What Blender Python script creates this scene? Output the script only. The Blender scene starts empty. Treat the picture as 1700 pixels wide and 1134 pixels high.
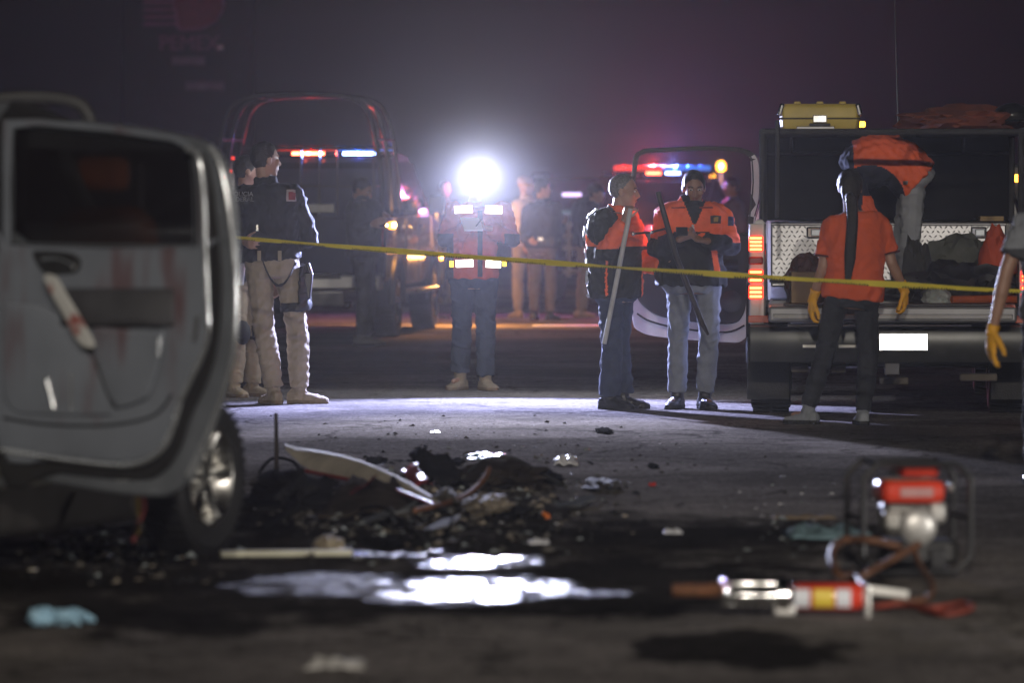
import bpy, bmesh, math, random
import numpy as np
from mathutils import Vector, Matrix
random.seed(11)
rng = np.random.default_rng(5)
SC = bpy.context.scene
COL = SC.collection
V = Vector
sin, cos, R = math.sin, math.cos, math.radians

# ------------------------------------------------------------------ camera
F, HOR, CX, CY, CAMZ = 9444.4, 309.0, 850.0, 567.0, 1.62
PITCH = math.atan((CY - HOR) / F)
cam = bpy.data.objects.new('camera', bpy.data.cameras.new('camera'))
COL.objects.link(cam)
cam.location = (0, 0, CAMZ)
cam.rotation_euler = (R(90) - PITCH, 0, 0)
cam.data.sensor_width = 36
cam.data.lens = 200
cam.data.clip_end = 6000
cam.data.dof.use_dof = True
cam.data.dof.focus_distance = 42.2
cam.data.dof.aperture_fstop = 2.8
SC.camera = cam
SC.view_settings.view_transform = 'Standard'
SC.view_settings.look = 'None'
SC.view_settings.exposure = 0.0
SC.view_settings.gamma = 1.0
SC.render.engine = 'CYCLES'
cy = SC.cycles
cy.use_denoising = True
cy.max_bounces = 5
cy.diffuse_bounces = 2
cy.glossy_bounces = 3
cy.transmission_bounces = 4
cy.transparent_max_bounces = 8
cy.volume_bounces = 0
cy.sample_clamp_indirect = 3.0
cy.caustics_reflective = False
cy.caustics_refractive = False

# ------------------------------------------------------------------ night sky
W = bpy.data.worlds.new('World')
SC.world = W
W.use_nodes = True
bg = W.node_tree.nodes['Background']
bg.inputs[0].default_value = (0.80, 0.78, 1.0, 1)
bg.inputs[1].default_value = 0.0018

def P(px, py, Y):
    "the point at distance Y that lies behind a pixel of the 1700x1134 photograph"
    dx, dy = (px - CX) / F, (CY - py) / F
    d = V((dx, cos(PITCH) + dy * sin(PITCH), -sin(PITCH) + dy * cos(PITCH)))
    d *= Y / d.y
    return V((d.x, d.y, CAMZ + d.z))
def G(px, py):
    dx, dy = (px - CX) / F, (CY - py) / F
    d = V((dx, cos(PITCH) + dy * sin(PITCH), -sin(PITCH) + dy * cos(PITCH)))
    d *= -CAMZ / d.z
    return V((d.x, d.y, 0))

def lamp(kind, name, loc, power, col, radius=.05, target=None, spot=60, blend=.3):
    d = bpy.data.lights.new(name, kind)
    d.energy = power
    d.color = col
    d.shadow_soft_size = radius
    if kind == 'SPOT':
        d.spot_size = R(spot)
        d.spot_blend = blend
    o = bpy.data.objects.new(name, d)
    COL.objects.link(o)
    o.location = loc
    if target is not None:
        o.rotation_euler = (V(target) - V(loc)).to_track_quat('-Z', 'Y').to_euler()
    return o

# two assumed floodlights added high behind the camera, lighting everything that faces the camera
for fx, fp in ((-1.5, 27000), (6.5, 21500)):
    lamp('SPOT', 'assumed_floodlight', (fx, -24, 14.0), fp, (1.0, .91, .80), .25, (1.0, 42, .4), 40, .6)
# assumed spot light added out of frame for rim and chrome highlights, raking across the road towards the wreck
lamp('SPOT', 'assumed_side_spot', (8.5, 17.5, 1.1), 1500, (1.0, .95, .88), .09, (-1.2, 24.5, .9), 44, .5)
# the head torch, pointing at the camera and down at the road
TORCH = P(795, 289, 43.95)
lamp('SPOT', 'head_torch_beam', TORCH + V((0, -.085, 0)), 4900, (.47, .52, 1.0), .045, TORCH + V((0.04, -1, -.5)), 108, .6)
lamp('SPOT', 'head_torch_core', TORCH + V((0, -.09, 0)), 4700, (.90, .93, 1.0), .045, TORCH + V((0.02, -1, -.04)), 56, .8)
lamp('POINT', 'head_torch_spill', TORCH + V((0, -.11, .0)), 110, (.86, .92, 1.0), .05)

# ------------------------------------------------------------------ materials
MATS = {}
def mat(name, col, rough=.6, metal=0., var=.25, scale=6., bump=0., bscale=60., coat=0., emit=None, estr=0., spec=.5, rvar=.0, stretch=None):
    if name in MATS: return MATS[name]
    m = bpy.data.materials.new(name); m.use_nodes = True
    nt = m.node_tree; N = nt.nodes; L = nt.links
    b = N['Principled BSDF']
    tc = N.new('ShaderNodeTexCoord')
    src = tc.outputs['Object']
    if stretch:
        mp = N.new('ShaderNodeMapping'); mp.inputs['Scale'].default_value = stretch
        L.new(src, mp.inputs[0]); src = mp.outputs[0]
    no = N.new('ShaderNodeTexNoise'); no.inputs['Scale'].default_value = scale; no.inputs['Detail'].default_value = 5
    L.new(src, no.inputs['Vector'])
    mr = N.new('ShaderNodeMapRange')
    mr.inputs[1].default_value = .3; mr.inputs[2].default_value = .7
    mr.inputs[3].default_value = 1 - var; mr.inputs[4].default_value = 1 + var
    L.new(no.outputs[0], mr.inputs[0])
    mx = N.new('ShaderNodeMix'); mx.data_type = 'RGBA'; mx.blend_type = 'MULTIPLY'; mx.inputs[0].default_value = 1
    mx.inputs[6].default_value = (*col, 1)
    L.new(mr.outputs[0], mx.inputs[7])
    L.new(mx.outputs[2], b.inputs['Base Color'])
    b.inputs['Roughness'].default_value = rough
    if rvar:
        m2 = N.new('ShaderNodeMapRange'); m2.inputs[1].default_value = .3; m2.inputs[2].default_value = .7
        m2.inputs[3].default_value = max(.03, rough - rvar); m2.inputs[4].default_value = min(1, rough + rvar)
        L.new(no.outputs[0], m2.inputs[0]); L.new(m2.outputs[0], b.inputs['Roughness'])
    b.inputs['Metallic'].default_value = metal
    b.inputs['Coat Weight'].default_value = coat
    b.inputs['Specular IOR Level'].default_value = spec
    if bump:
        n2 = N.new('ShaderNodeTexNoise'); n2.inputs['Scale'].default_value = bscale; n2.inputs['Detail'].default_value = 3
        L.new(src, n2.inputs['Vector'])
        bp = N.new('ShaderNodeBump'); bp.inputs['Strength'].default_value = bump; bp.inputs['Distance'].default_value = .01
        L.new(n2.outputs[0], bp.inputs['Height']); L.new(bp.outputs[0], b.inputs['Normal'])
    if emit:
        b.inputs['Emission Color'].default_value = (*emit, 1)
        b.inputs['Emission Strength'].default_value = estr
    MATS[name] = m
    return m
def glass(name, col, alpha=.35, rough=.05):
    m = mat(name, col, rough, var=.15)
    b = m.node_tree.nodes['Principled BSDF']; b.inputs['Alpha'].default_value = alpha
    return m
def glow(name, col, s): return mat(name, tuple(c * .5 for c in col), .3, emit=col, estr=s, var=.05)

# ------------------------------------------------------------------ mesh building
def frame_of(t):
    t = t.normalized()
    a = V((0, 0, 1)) if abs(t.z) < .9 else V((0, 1, 0))
    u = t.cross(a).normalized()
    return u, t.cross(u).normalized()
class MB:
    def __init__(s): s.v = []; s.f = []; s.m = []
    def add(s, v, f, m=0):
        o = len(s.v); s.v += [tuple(p) for p in v]; s.f += [tuple(i + o for i in q) for q in f]; s.m += [m] * len(f)
        return s
    def box(s, c, d, rz=0, rx=0, ry=0, m=0, taper=1.0):
        M = Matrix.Translation(V(c)) @ Matrix.Rotation(rz, 4, 'Z') @ Matrix.Rotation(ry, 4, 'Y') @ Matrix.Rotation(rx, 4, 'X')
        q = []
        for z in (-.5, .5):
            k = 1 if z < 0 else taper
            for x, y in ((-.5, -.5), (.5, -.5), (.5, .5), (-.5, .5)): q.append(M @ V((x * d[0] * k, y * d[1] * k, z * d[2])))
        return s.add(q, [(3, 2, 1, 0), (4, 5, 6, 7), (0, 1, 5, 4), (1, 2, 6, 5), (2, 3, 7, 6), (3, 0, 4, 7)], m)
    def loft(s, rings, m=0, cap=True, closed=True):
        n = len(rings[0]); v = [p for r in rings for p in r]; f = []
        for i in range(len(rings) - 1):
            for j in range(n if closed else n - 1):
                k = (j + 1) % n
                f.append((i * n + j, i * n + k, (i + 1) * n + k, (i + 1) * n + j))
        if cap: f += [tuple(range(n - 1, -1, -1)), tuple(range((len(rings) - 1) * n, len(rings) * n))]
        return s.add(v, f, m)
    def tube(s, pts, r, n=8, m=0, close=False):
        pts = [V(p) for p in pts]; rs = r if isinstance(r, (list, tuple)) else [r] * len(pts)
        K = len(pts); rings = []
        t0 = (pts[1] - pts[0]).normalized(); u, w = frame_of(t0)
        for i in range(K):
            a = pts[i - 1] if (i or close) else pts[0]; b = pts[(i + 1) % K] if (i < K - 1 or close) else pts[-1]
            t = (b - a).normalized()
            u = (u - t * u.dot(t)).normalized(); w = t.cross(u)
            rings.append([pts[i] + (u * cos(6.2832 * j / n) + w * sin(6.2832 * j / n)) * rs[i] for j in range(n)])
        if close: rings.append(rings[0])
        return s.loft(rings, m, cap=not close)
    def capsule(s, p0, p1, r0, r1, n=10, m=0):
        p0, p1 = V(p0), V(p1); t = p1 - p0
        if t.length < 1e-5: return s.ell(p0, (r0, r0, r0))
        t.normalize(); u, w = frame_of(t); rings = []
        for a in (-80, -45, -15): rings.append((p0 + t * sin(R(a)) * r0, r0 * cos(R(a))))
        for a in (15, 45, 80): rings.append((p1 + t * sin(R(a)) * r1, r1 * cos(R(a))))
        return s.loft([[c + (u * cos(6.2832 * j / n) + w * sin(6.2832 * j / n)) * q for j in range(n)] for c, q in rings], m)
    def ell(s, c, r, ax=None, n=12, m=0):
        c = V(c); X, Y, Z = ax or (V((1, 0, 0)), V((0, 1, 0)), V((0, 0, 1))); rings = []
        k = max(5, n // 2)
        for i in range(k + 1):
            a = -1.5 + 3.0 * i / k
            rings.append([c + Z * sin(a) * r[2] + (X * cos(6.2832 * j / n) * r[0] + Y * sin(6.2832 * j / n) * r[1]) * cos(a) for j in range(n)])
        return s.loft(rings, m)
    def lathe(s, prof, o=(0, 0, 0), ax=(0, 0, 1), n=24, m=0, cap=True):
        "prof: (radius, distance along the axis)"
        o = V(o); t = V(ax).normalized(); u, w = frame_of(t)
        return s.loft([[o + t * h + (u * cos(6.2832 * j / n) + w * sin(6.2832 * j / n)) * r for j in range(n)] for r, h in prof], m, cap)
    def mesh(s, name):
        me = bpy.data.meshes.new(name); me.from_pydata(s.v, [], s.f)
        me.polygons.foreach_set('material_index', s.m)
        bm = bmesh.new(); bm.from_mesh(me); bmesh.ops.recalc_face_normals(bm, faces=bm.faces); bm.to_mesh(me); bm.free()
        return me
    def build(s, name, mats, parent=None, smooth=True, bevel=0, seg=2, ang=40):
        return link(s.mesh(name), name, mats, parent, smooth, bevel, seg, ang)
def link(me, name, mats, parent=None, smooth=True, bevel=0, seg=2, ang=40):
    for m in (mats if isinstance(mats, (list, tuple)) else [mats]): me.materials.append(m)
    if smooth:
        me.shade_smooth()
        me.set_sharp_from_angle(angle=R(ang))
    o = bpy.data.objects.new(name, me); COL.objects.link(o)
    if parent: o.parent = parent
    if bevel:
        b = o.modifiers.new('bevel', 'BEVEL'); b.width = bevel; b.segments = seg; b.limit_method = 'ANGLE'; b.angle_limit = R(35)
        b.harden_normals = False
    return o
def tag(o, label, cat, group=None):
    o['label'] = label; o['category'] = cat
    if group: o['group'] = group
    return o
def empty(name, loc, label, cat, rz=0, group=None):
    o = bpy.data.objects.new(name, None); COL.objects.link(o); o.location = loc; o.rotation_euler = (0, 0, rz)
    o.empty_display_size = .1
    return tag(o, label, cat, group)
def center(o):
    "move a thing's origin to the middle of its foot"
    me = o.data; c = np.empty(len(me.vertices) * 3); me.vertices.foreach_get('co', c); c = c.reshape(-1, 3)
    p = V(((c[:, 0].min() + c[:, 0].max()) / 2, (c[:, 1].min() + c[:, 1].max()) / 2, c[:, 2].min()))
    me.transform(Matrix.Translation(-p)); o.location = p
    return o
def evaluated(o):
    dg = bpy.context.evaluated_depsgraph_get()
    return bpy.data.meshes.new_from_object(o.evaluated_get(dg), depsgraph=dg)
def drop(o):
    d = o.data; bpy.data.objects.remove(o)
    if isinstance(d, bpy.types.Mesh): bpy.data.meshes.remove(d)
    else: bpy.data.curves.remove(d)
def voxel(mb, vox, it=3):
    o = bpy.data.objects.new('tmp', mb.mesh('tmp')); COL.objects.link(o)
    r = o.modifiers.new('r', 'REMESH'); r.mode = 'VOXEL'; r.voxel_size = vox
    if it:
        q = o.modifiers.new('s', 'SMOOTH'); q.factor = .5; q.iterations = it
    me = evaluated(o); drop(o)
    me.materials.clear()
    return me
def slab(outline, holes, depth, bevel, plane, u=1/405):
    "a closed sheet of given thickness cut to an outline, holes left open; plane maps (a, b, c) to 3-D"
    depth /= u; bevel /= u
    cu = bpy.data.curves.new('tmp', 'CURVE'); cu.dimensions = '2D'; cu.fill_mode = 'BOTH'
    for ring in [outline] + holes:
        sp = cu.splines.new('POLY'); sp.points.add(len(ring) - 1); sp.use_cyclic_u = True
        for q, p in zip(sp.points, ring): q.co = (p[0], p[1], 0, 1)
    cu.extrude = max(depth / 2 - bevel, 1e-4); cu.bevel_depth = bevel; cu.bevel_resolution = 2; cu.offset = -bevel
    o = bpy.data.objects.new('tmp', cu); COL.objects.link(o); me = evaluated(o); drop(o)
    me.materials.clear()
    bm = bmesh.new(); bm.from_mesh(me); bmesh.ops.remove_doubles(bm, verts=bm.verts, dist=1e-3)
    for v in bm.verts: v.co = plane(v.co.x, v.co.y, v.co.z * u)
    bmesh.ops.recalc_face_normals(bm, faces=bm.faces); bm.to_mesh(me); bm.free()
    return me
def smoothpoly(pts, n=4, closed=True):
    "Catmull-Rom through the points"
    K = len(pts); out = []
    pts = [V(p) for p in pts]
    rngi = range(K) if closed else range(K - 1)
    for i in rngi:
        if closed: a, b, c, d = pts[i - 1], pts[i], pts[(i + 1) % K], pts[(i + 2) % K]
        else: a, b, c, d = pts[max(i - 1, 0)], pts[i], pts[i + 1], pts[min(i + 2, K - 1)]
        for j in range(n):
            t = j / n
            out.append(.5 * ((2 * b) + (c - a) * t + (2 * a - 5 * b + 4 * c - d) * t * t + (3 * b - a - 3 * c + d) * t ** 3))
    if not closed: out.append(pts[-1])
    return out
def text_mesh(body, size, plane, depth=.002):
    cu = bpy.data.curves.new('tmp', 'FONT'); cu.body = body; cu.size = size; cu.align_x = 'CENTER'; cu.align_y = 'CENTER'; cu.extrude = depth
    o = bpy.data.objects.new('tmp', cu); COL.objects.link(o); me = evaluated(o); drop(o); me.materials.clear()
    for v in me.vertices: v.co = plane(v.co.x, v.co.y, v.co.z)
    bm = bmesh.new(); bm.from_mesh(me); bmesh.ops.recalc_face_normals(bm, faces=bm.faces); bm.to_mesh(me); bm.free()
    return me
def coords(me):
    a = np.empty(len(me.vertices) * 3); me.vertices.foreach_get('co', a); return a.reshape(-1, 3)
def wrinkle(me, amp, seed=0, lo=.06, hi=.22, n=12, flat=(1, 1, 1)):
    r = np.random.default_rng(seed); c = coords(me); nn = np.empty(len(me.vertices) * 3); me.vertices.foreach_get('normal', nn); nn = nn.reshape(-1, 3)
    d = np.zeros(len(c)); w = np.stack([np.sin(c @ (r.normal(size=3) * 14) + r.uniform(0, 6)) for _ in range(3)], 1) * .03
    for i in range(n):
        k = r.normal(size=3) * np.array(flat); k /= np.linalg.norm(k); wl = r.uniform(lo, hi)
        s = np.sin((c + w) @ k * 6.2832 / wl + r.uniform(0, 6.28))
        d += (1 - np.abs(s) * 1.6) * wl / hi
    d *= amp / math.sqrt(n) * 1.4
    c += nn * d[:, None]; me.vertices.foreach_set('co', c.ravel()); me.update()
def paint(me, fn):
    me.calc_loop_triangles()
    a = np.empty(len(me.polygons) * 3); me.polygons.foreach_get('center', a); a = a.reshape(-1, 3)
    me.polygons.foreach_set('material_index', np.asarray(fn(a), dtype=np.int32)); me.update()
def patch(me, planes, off):
    "the piece of a surface on the inner side of every plane (point, outward normal), lifted off it by off and given thickness"
    bm = bmesh.new(); bm.from_mesh(me)
    for co, no in planes:
        bmesh.ops.bisect_plane(bm, geom=bm.verts[:] + bm.edges[:] + bm.faces[:], plane_co=V(co), plane_no=V(no), clear_outer=True)
    bm.normal_update()
    for v in bm.verts: v.co += v.normal * off
    bmesh.ops.solidify(bm, geom=bm.faces[:], thickness=-off * .8)
    out = bpy.data.meshes.new('patch'); bm.to_mesh(out); bm.free()
    out.materials.clear()
    for p in out.polygons: p.material_index = 0
    return out
def boxpatch(me, lo, hi, off, facing=None):
    pl = []
    for i in range(3):
        e = V((0, 0, 0)); e[i] = 1
        if lo[i] is not None: q = V((0, 0, 0)); q[i] = lo[i]; pl.append((q, -e))
        if hi[i] is not None: q = V((0, 0, 0)); q[i] = hi[i]; pl.append((q, e))
    return patch(me, pl, off)
# ------------------------------------------------------------------ ground
def asphalt():
    m = bpy.data.materials.new('asphalt'); m.use_nodes = True
    nt = m.node_tree; N = nt.nodes; L = nt.links; b = N['Principled BSDF']
    tc = N.new('ShaderNodeTexCoord')
    def noise(s, d=4, stretch=None, rough=.5):
        n = N.new('ShaderNodeTexNoise'); n.inputs['Scale'].default_value = s; n.inputs['Detail'].default_value = d; n.inputs['Roughness'].default_value = rough
        src = tc.outputs['Object']
        if stretch: mp = N.new('ShaderNodeMapping'); mp.inputs['Scale'].default_value = stretch; L.new(src, mp.inputs[0]); src = mp.outputs[0]
        L.new(src, n.inputs['Vector']); return n.outputs[0]
    def rmp(x, a, c, lo=0., hi=1.):
        r = N.new('ShaderNodeMapRange'); r.interpolation_type = 'SMOOTHSTEP'
        r.inputs[1].default_value = a; r.inputs[2].default_value = c; r.inputs[3].default_value = lo; r.inputs[4].default_value = hi
        L.new(x, r.inputs[0]); return r.outputs[0]
    def math_(op, a, c):
        q = N.new('ShaderNodeMath'); q.operation = op
        for i, x in enumerate((a, c)):
            if isinstance(x, (int, float)): q.inputs[i].default_value = x
            else: L.new(x, q.inputs[i])
        return q.outputs[0]
    sx = N.new('ShaderNodeSeparateXYZ'); L.new(tc.outputs['Object'], sx.inputs[0])
    X, Y = sx.outputs[0], sx.outputs[1]
    wob = noise(3.2, 6, (1, .55, 1), .6); wob2 = noise(.55, 3)
    def blob(px, py, w, h, soft=.35, amp=1.0):
        c = G(px, py); wx = w / F * c.y; wy = abs(G(px, py - h).y - c.y)
        dx = math_('DIVIDE', math_('SUBTRACT', X, c.x), wx); dy = math_('DIVIDE', math_('SUBTRACT', Y, c.y), wy)
        d = math_('ADD', math_('MULTIPLY', dx, dx), math_('MULTIPLY', dy, dy))
        d = math_('ADD', d, math_('MULTIPLY', math_('SUBTRACT', wob, .5), amp * 5.0))
        return rmp(d, 1 + soft, 1 - soft)
    def mx(*a):
        r = a[0]
        for x in a[1:]: r = math_('MAXIMUM', r, x)
        return r
    # puddles of water and oil
    pud = mx(blob(780, 980, 165, 19, .45, 1.2), blob(800, 933, 110, 10, .4, 1.2), math_('MULTIPLY', blob(545, 972, 110, 16, .5, 1.6), .25), blob(930, 985, 100, 6, .2, 1.0), blob(640, 918, 80, 6, .2, 1.2))
    rip = rmp(noise(8.0, 5, (1, .32, 1), .65), .43, .56)
    pud = math_('MULTIPLY', pud, rmp(rip, 0, 1, .05, 1))
    damp = mx(pud, blob(300, 960, 520, 75, .6), blob(760, 900, 480, 60, .7), blob(1130, 905, 330, 40, .6))
    dark_patches = mx(blob(1230, 1078, 180, 30, .35, .7), blob(150, 960, 320, 40, .5), blob(560, 850, 330, 40, .6), blob(1000, 960, 420, 30, .6), blob(690, 1010, 420, 14, .6), blob(640, 855, 340, 32, .7, .8), blob(1180, 890, 330, 30, .9, 1.0), blob(330, 1010, 420, 40, .8, 1.2), blob(1010, 1000, 200, 25, .7))  # road colour darkened in oily patches and in one beside the rescue ram
    grain = noise(95, 3, rough=.65); pat = rmp(wob2, .3, .72, .72, 1.25)
    streak = rmp(noise(1.0, 4, (.6, 1.2, 1)), .3, .7, .9, 1.1)
    col = N.new('ShaderNodeMix'); col.data_type = 'RGBA'
    col.inputs[6].default_value = (.105, .094, .086, 1); col.inputs[7].default_value = (.29, .265, .247, 1)
    L.new(rmp(grain, .35, .75), col.inputs[0])
    mid = math_('MULTIPLY', rmp(noise(34, 3, None, .7), .3, .7, .55, 1.5), rmp(noise(9, 4, None, .65), .3, .7, .72, 1.3))
    vo = N.new('ShaderNodeTexVoronoi'); vo.feature = 'DISTANCE_TO_EDGE'; vo.inputs['Scale'].default_value = .55
    wv = N.new('ShaderNodeVectorMath'); wv.operation = 'ADD'; nz = N.new('ShaderNodeTexNoise'); nz.inputs['Scale'].default_value = 1.4; nz.inputs['Detail'].default_value = 5
    L.new(tc.outputs['Object'], nz.inputs['Vector']); L.new(tc.outputs['Object'], wv.inputs[0]); L.new(nz.outputs[1], wv.inputs[1]); L.new(wv.outputs[0], vo.inputs['Vector'])
    crack = rmp(vo.outputs['Distance'], .004, .016, .45, 1)
    patch_ = rmp(noise(.33, 2, None, .4), .49, .52, .78, 1.08)
    k = math_('MULTIPLY', math_('MULTIPLY', math_('MULTIPLY', math_('MULTIPLY', pat, math_('MULTIPLY', crack, patch_)), mid), streak), rmp(mx(dark_patches, math_('MULTIPLY', damp, .75)), 0, 1, 1, .16))
    mu = N.new('ShaderNodeMix'); mu.data_type = 'RGBA'; mu.blend_type = 'MULTIPLY'; mu.inputs[0].default_value = 1
    L.new(col.outputs[2], mu.inputs[6]); L.new(k, mu.inputs[7]); L.new(mu.outputs[2], b.inputs['Base Color'])
    rough = math_('SUBTRACT', .95, math_('ADD', math_('MULTIPLY', damp, .15), math_('MULTIPLY', pud, .56)))
    L.new(rough, b.inputs['Roughness'])
    L.new(math_('MULTIPLY', pud, .15), b.inputs['Specular IOR Level'])
    bp = N.new('ShaderNodeBump'); bp.inputs['Distance'].default_value = .0028
    L.new(math_('MULTIPLY', math_('SUBTRACT', 1.0, pud), .55), bp.inputs['Strength'])
    L.new(math_('ADD', grain, math_('MULTIPLY', noise(14, 3), .8)), bp.inputs['Height']); L.new(bp.outputs[0], b.inputs['Normal'])
    return m
g = MB()
xs = [-900, -200, -40, -12, 12, 40, 200, 900]; ys = [-60, 8, 60, 120, 400, 1500]
vs = [(x, y, 0) for y in ys for x in xs]; n = len(xs)
g.add(vs, [(j * n + i, j * n + i + 1, (j + 1) * n + i + 1, (j + 1) * n + i) for j in range(len(ys) - 1) for i in range(n - 1)])
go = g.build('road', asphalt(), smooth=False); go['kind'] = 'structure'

ln = MB(); a_, b_ = G(884, 541), G(1040, 541); ln.box(((a_.x + b_.x) / 2, a_.y, .004), (b_.x - a_.x, .55, .004)); lo_ = ln.build('pale_road_strip', mat('white_strip', (.75, .75, .72), .7, var=.15), smooth=False); lo_['kind'] = 'structure'  # bright white strip laid flat across the far road
# air full of dust and exhaust
h = MB(); h.box((0, 700, 7.0), (1900, 1660, 16.2))
ho = h.build('haze', [], smooth=False); ho['kind'] = 'stuff'
hm = bpy.data.materials.new('hazy_air'); hm.use_nodes = True; nt = hm.node_tree
nt.nodes.remove(nt.nodes['Principled BSDF'])
pv = nt.nodes.new('ShaderNodeVolumePrincipled'); pv.inputs['Color'].default_value = (.94, .91, .86, 1); pv.inputs['Density'].default_value = .00029; pv.inputs['Anisotropy'].default_value = .70
nt.links.new(pv.outputs[0], nt.nodes['Material Output'].inputs['Volume']); ho.data.materials.append(hm)

# ball of thicker air added for the lens bloom round the head torch
dm_ = bpy.data.materials.new('torch_bloom_air'); dm_.use_nodes = True; nt = dm_.node_tree
nt.nodes.remove(nt.nodes['Principled BSDF'])
pv = nt.nodes.new('ShaderNodeVolumePrincipled'); pv.inputs['Color'].default_value = (.92, .93, 1.0, 1); pv.inputs['Density'].default_value = .0016; pv.inputs['Anisotropy'].default_value = .5
nt.links.new(pv.outputs[0], nt.nodes['Material Output'].inputs['Volume'])
for r_ in (1.5,):
    h = MB(); h.ell((0, 0, 0), (r_, r_, r_), None, 32); do_ = h.build('torch_bloom', dm_); do_.location = TORCH + V((0, -.10, 0)); do_['kind'] = 'stuff'
# ------------------------------------------------------------------ vehicles
RUBBER = mat('black_rubber', (.014, .014, .015), .7, var=.3, bump=.3, bscale=90)
METAL = mat('brushed_steel', (.62, .62, .60), .28, 1.0, var=.12, rvar=.1)
PAINT_DARK = mat('dark_blue_paint', (.034, .037, .060), .16, .0, var=.1, coat=1.0)
PAINT_BLACK = mat('black_paint', (.010, .010, .012), .15, var=.1, coat=.8)
PAINT_WHITE = mat('white_paint', (.55, .54, .53), .25, var=.08, coat=.6)
PLASTIC = mat('black_trim_plastic', (.018, .018, .019), .5, var=.2)
GLASS_DARK = glass('dark_window_glass', (.008, .008, .010), .72, .03)
GLASS_CLEAR = glass('clear_window_glass', (.01, .01, .012), .22, .02)
CHROME = mat('chrome', (.75, .75, .74), .14, 1.0, var=.06)
STEEL_DARK = mat('painted_tube', (.10, .10, .11), .22, .6, var=.2, coat=.6)
ALLOY = mat('alloy_rim', (.58, .58, .57), .27, 1.0, var=.15, rvar=.08)
PLATEWHITE = mat('number_plate', (.95, .97, .95), .27, 1.0, var=.02)
RED_ON = glow('red_lamp_lit', (1.0, .035, .012), 3.4)
RED_HOT = glow('red_lamp_bright', (1.0, .20, .05), 9)
AMBER = glow('amber_lamp_lit', (1.0, .36, .03), 9)
RED_BAR = glow('red_light_bar_lens', (1.0, .05, .02), 1.1); BLUE_BAR = glow('blue_light_bar_lens', (.05, .25, 1.0), 1.1)
RED_BAR_HOT = glow('red_light_bar_lit', (1.0, .12, .05), 22); BLUE_BAR_HOT = glow('blue_light_bar_lit', (.25, .40, 1.0), 26)
RED_DULL = mat('red_lens', (.25, .012, .01), .25, var=.1)

def wheel(parent, c, r=.37, w=.26, ax=(1, 0, 0), spokes=6, rim=None):
    ax = V(ax).normalized(); c = V(c); m = MB(); h = w / 2
    m.lathe([(r * .62, -h * .8), (r * .70, -h), (r * .90, -h), (r * .97, -h * .82), (r, -h * .45), (r, h * .45), (r * .97, h * .82), (r * .90, h), (r * .70, h), (r * .62, h * .8), (r * .60, 0), (r * .62, -h * .8)], c, ax, 40, cap=False)
    u, v = frame_of(ax)
    for k in range(44):
        a = 6.2832 * k / 44; d = u * cos(a) + v * sin(a); t = ax.cross(d)
        for s_ in (-1, 1):
            q = c + d * r * 1.002 + ax * s_ * h * .5
            pts = [q + ax * x * h * .42 + t * y * r * .045 + d * z * .008 for z in (-.5, .5) for x, y in ((-1, -1), (1, -.4), (1, 1), (-1, .4))]
            m.add(pts, [(3, 2, 1, 0), (4, 5, 6, 7), (0, 1, 5, 4), (1, 2, 6, 5), (2, 3, 7, 6), (3, 0, 4, 7)])
    o = m.build('wheel', RUBBER, parent)
    m = MB(); m.lathe([(r * .60, -h * .75), (r * .66, -h * .9), (r * .66, h * .88), (r * .62, h * .92), (r * .58, h * .80), (r * .50, h * .1), (r * .1, h * .1), (r * .1, -h * .3), (r * .55, -h * .5), (r * .60, -h * .75)], c, ax, 36, cap=False)
    m.lathe([(r * .15, h * .1), (r * .16, h * .62), (r * .12, h * .72), (.002, h * .74)], c, ax, 20)
    for k in range(spokes):
        a = 6.2832 * k / spokes; d = u * cos(a) + v * sin(a); t = ax.cross(d); rg = []
        for q, wd, z in ((.12, .085, .62), (.35, .075, .60), (.60, .10, .78)):
            rg.append([c + d * q * r + t * x * wd * r + ax * (z * h + y) for x, y in ((-1, -.025), (1, -.025), (.8, .0), (.3, .012), (-.3, .012), (-.8, .0))])
        m.loft(rg)
    m.build('rim', rim or ALLOY, o)
    return o
def body_loft(stations, name, m, parent, ang=28):
    mb = MB(); mb.loft([[V((x, y, z)) for x, z in half] + [V((-x, y, z)) for x, z in reversed(half)] for y, half in stations])
    return mb.build(name, m, parent, ang=ang)
def quad(name, pts, m, parent, th=.008, bevel=0):
    pts = [V(p) for p in pts]; n = (pts[1] - pts[0]).cross(pts[2] - pts[0]).normalized(); mb = MB(); K = len(pts)
    mb.add(pts + [p + n * th for p in pts], [tuple(range(K)), tuple(range(2 * K - 1, K - 1, -1))] + [(i, (i + 1) % K, (i + 1) % K + K, i + K) for i in range(K)])
    return mb.build(name, m, parent, smooth=False, bevel=bevel)
def bxp(name, c, d, m, parent, bevel=.01, **k):
    mb = MB(); mb.box(c, d, **k); return mb.build(name, m, parent, bevel=bevel)
def light_bar(parent, c, w, yfront=-1, bar=('r', 'b'), power=0, th=.09, hot=.28, off=.22, lead=.165, lift=0):
    c = V(c); bo = bxp('light_bar', c, (w, .28, .04), PLASTIC, parent, .012)
    n = 8
    for i in range(n):
        x = c.x + (i - (n - 1) / 2) * w / n; red = (i < n / 2) == (bar[0] == 'r')
        bxp('light_lens', (x, c.y, c.z + .03 + th / 2), (w / n - .012, .26, th), RED_BAR if red else BLUE_BAR, bo, .02)
    for i in range(2):
        if power:
            q = lamp('POINT', 'flasher_bulb', (c.x + (-off if i == 0 else off) * w, c.y + yfront * lead, c.z - .005 + lift), power, (1.0, .07, .08) if (i == 0) == (bar[0] == 'r') else (.16, .24, 1.0), .012); q.parent = parent
        x = c.x + (-off if i == 0 else off) * w; red = (i == 0) == (bar[0] == 'r')
        bxp('light_lens', (x, c.y + yfront * .142, c.z - .005), (w * hot, .012, .035), RED_BAR_HOT if red else BLUE_BAR_HOT, bo, .004)
    return bo

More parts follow.
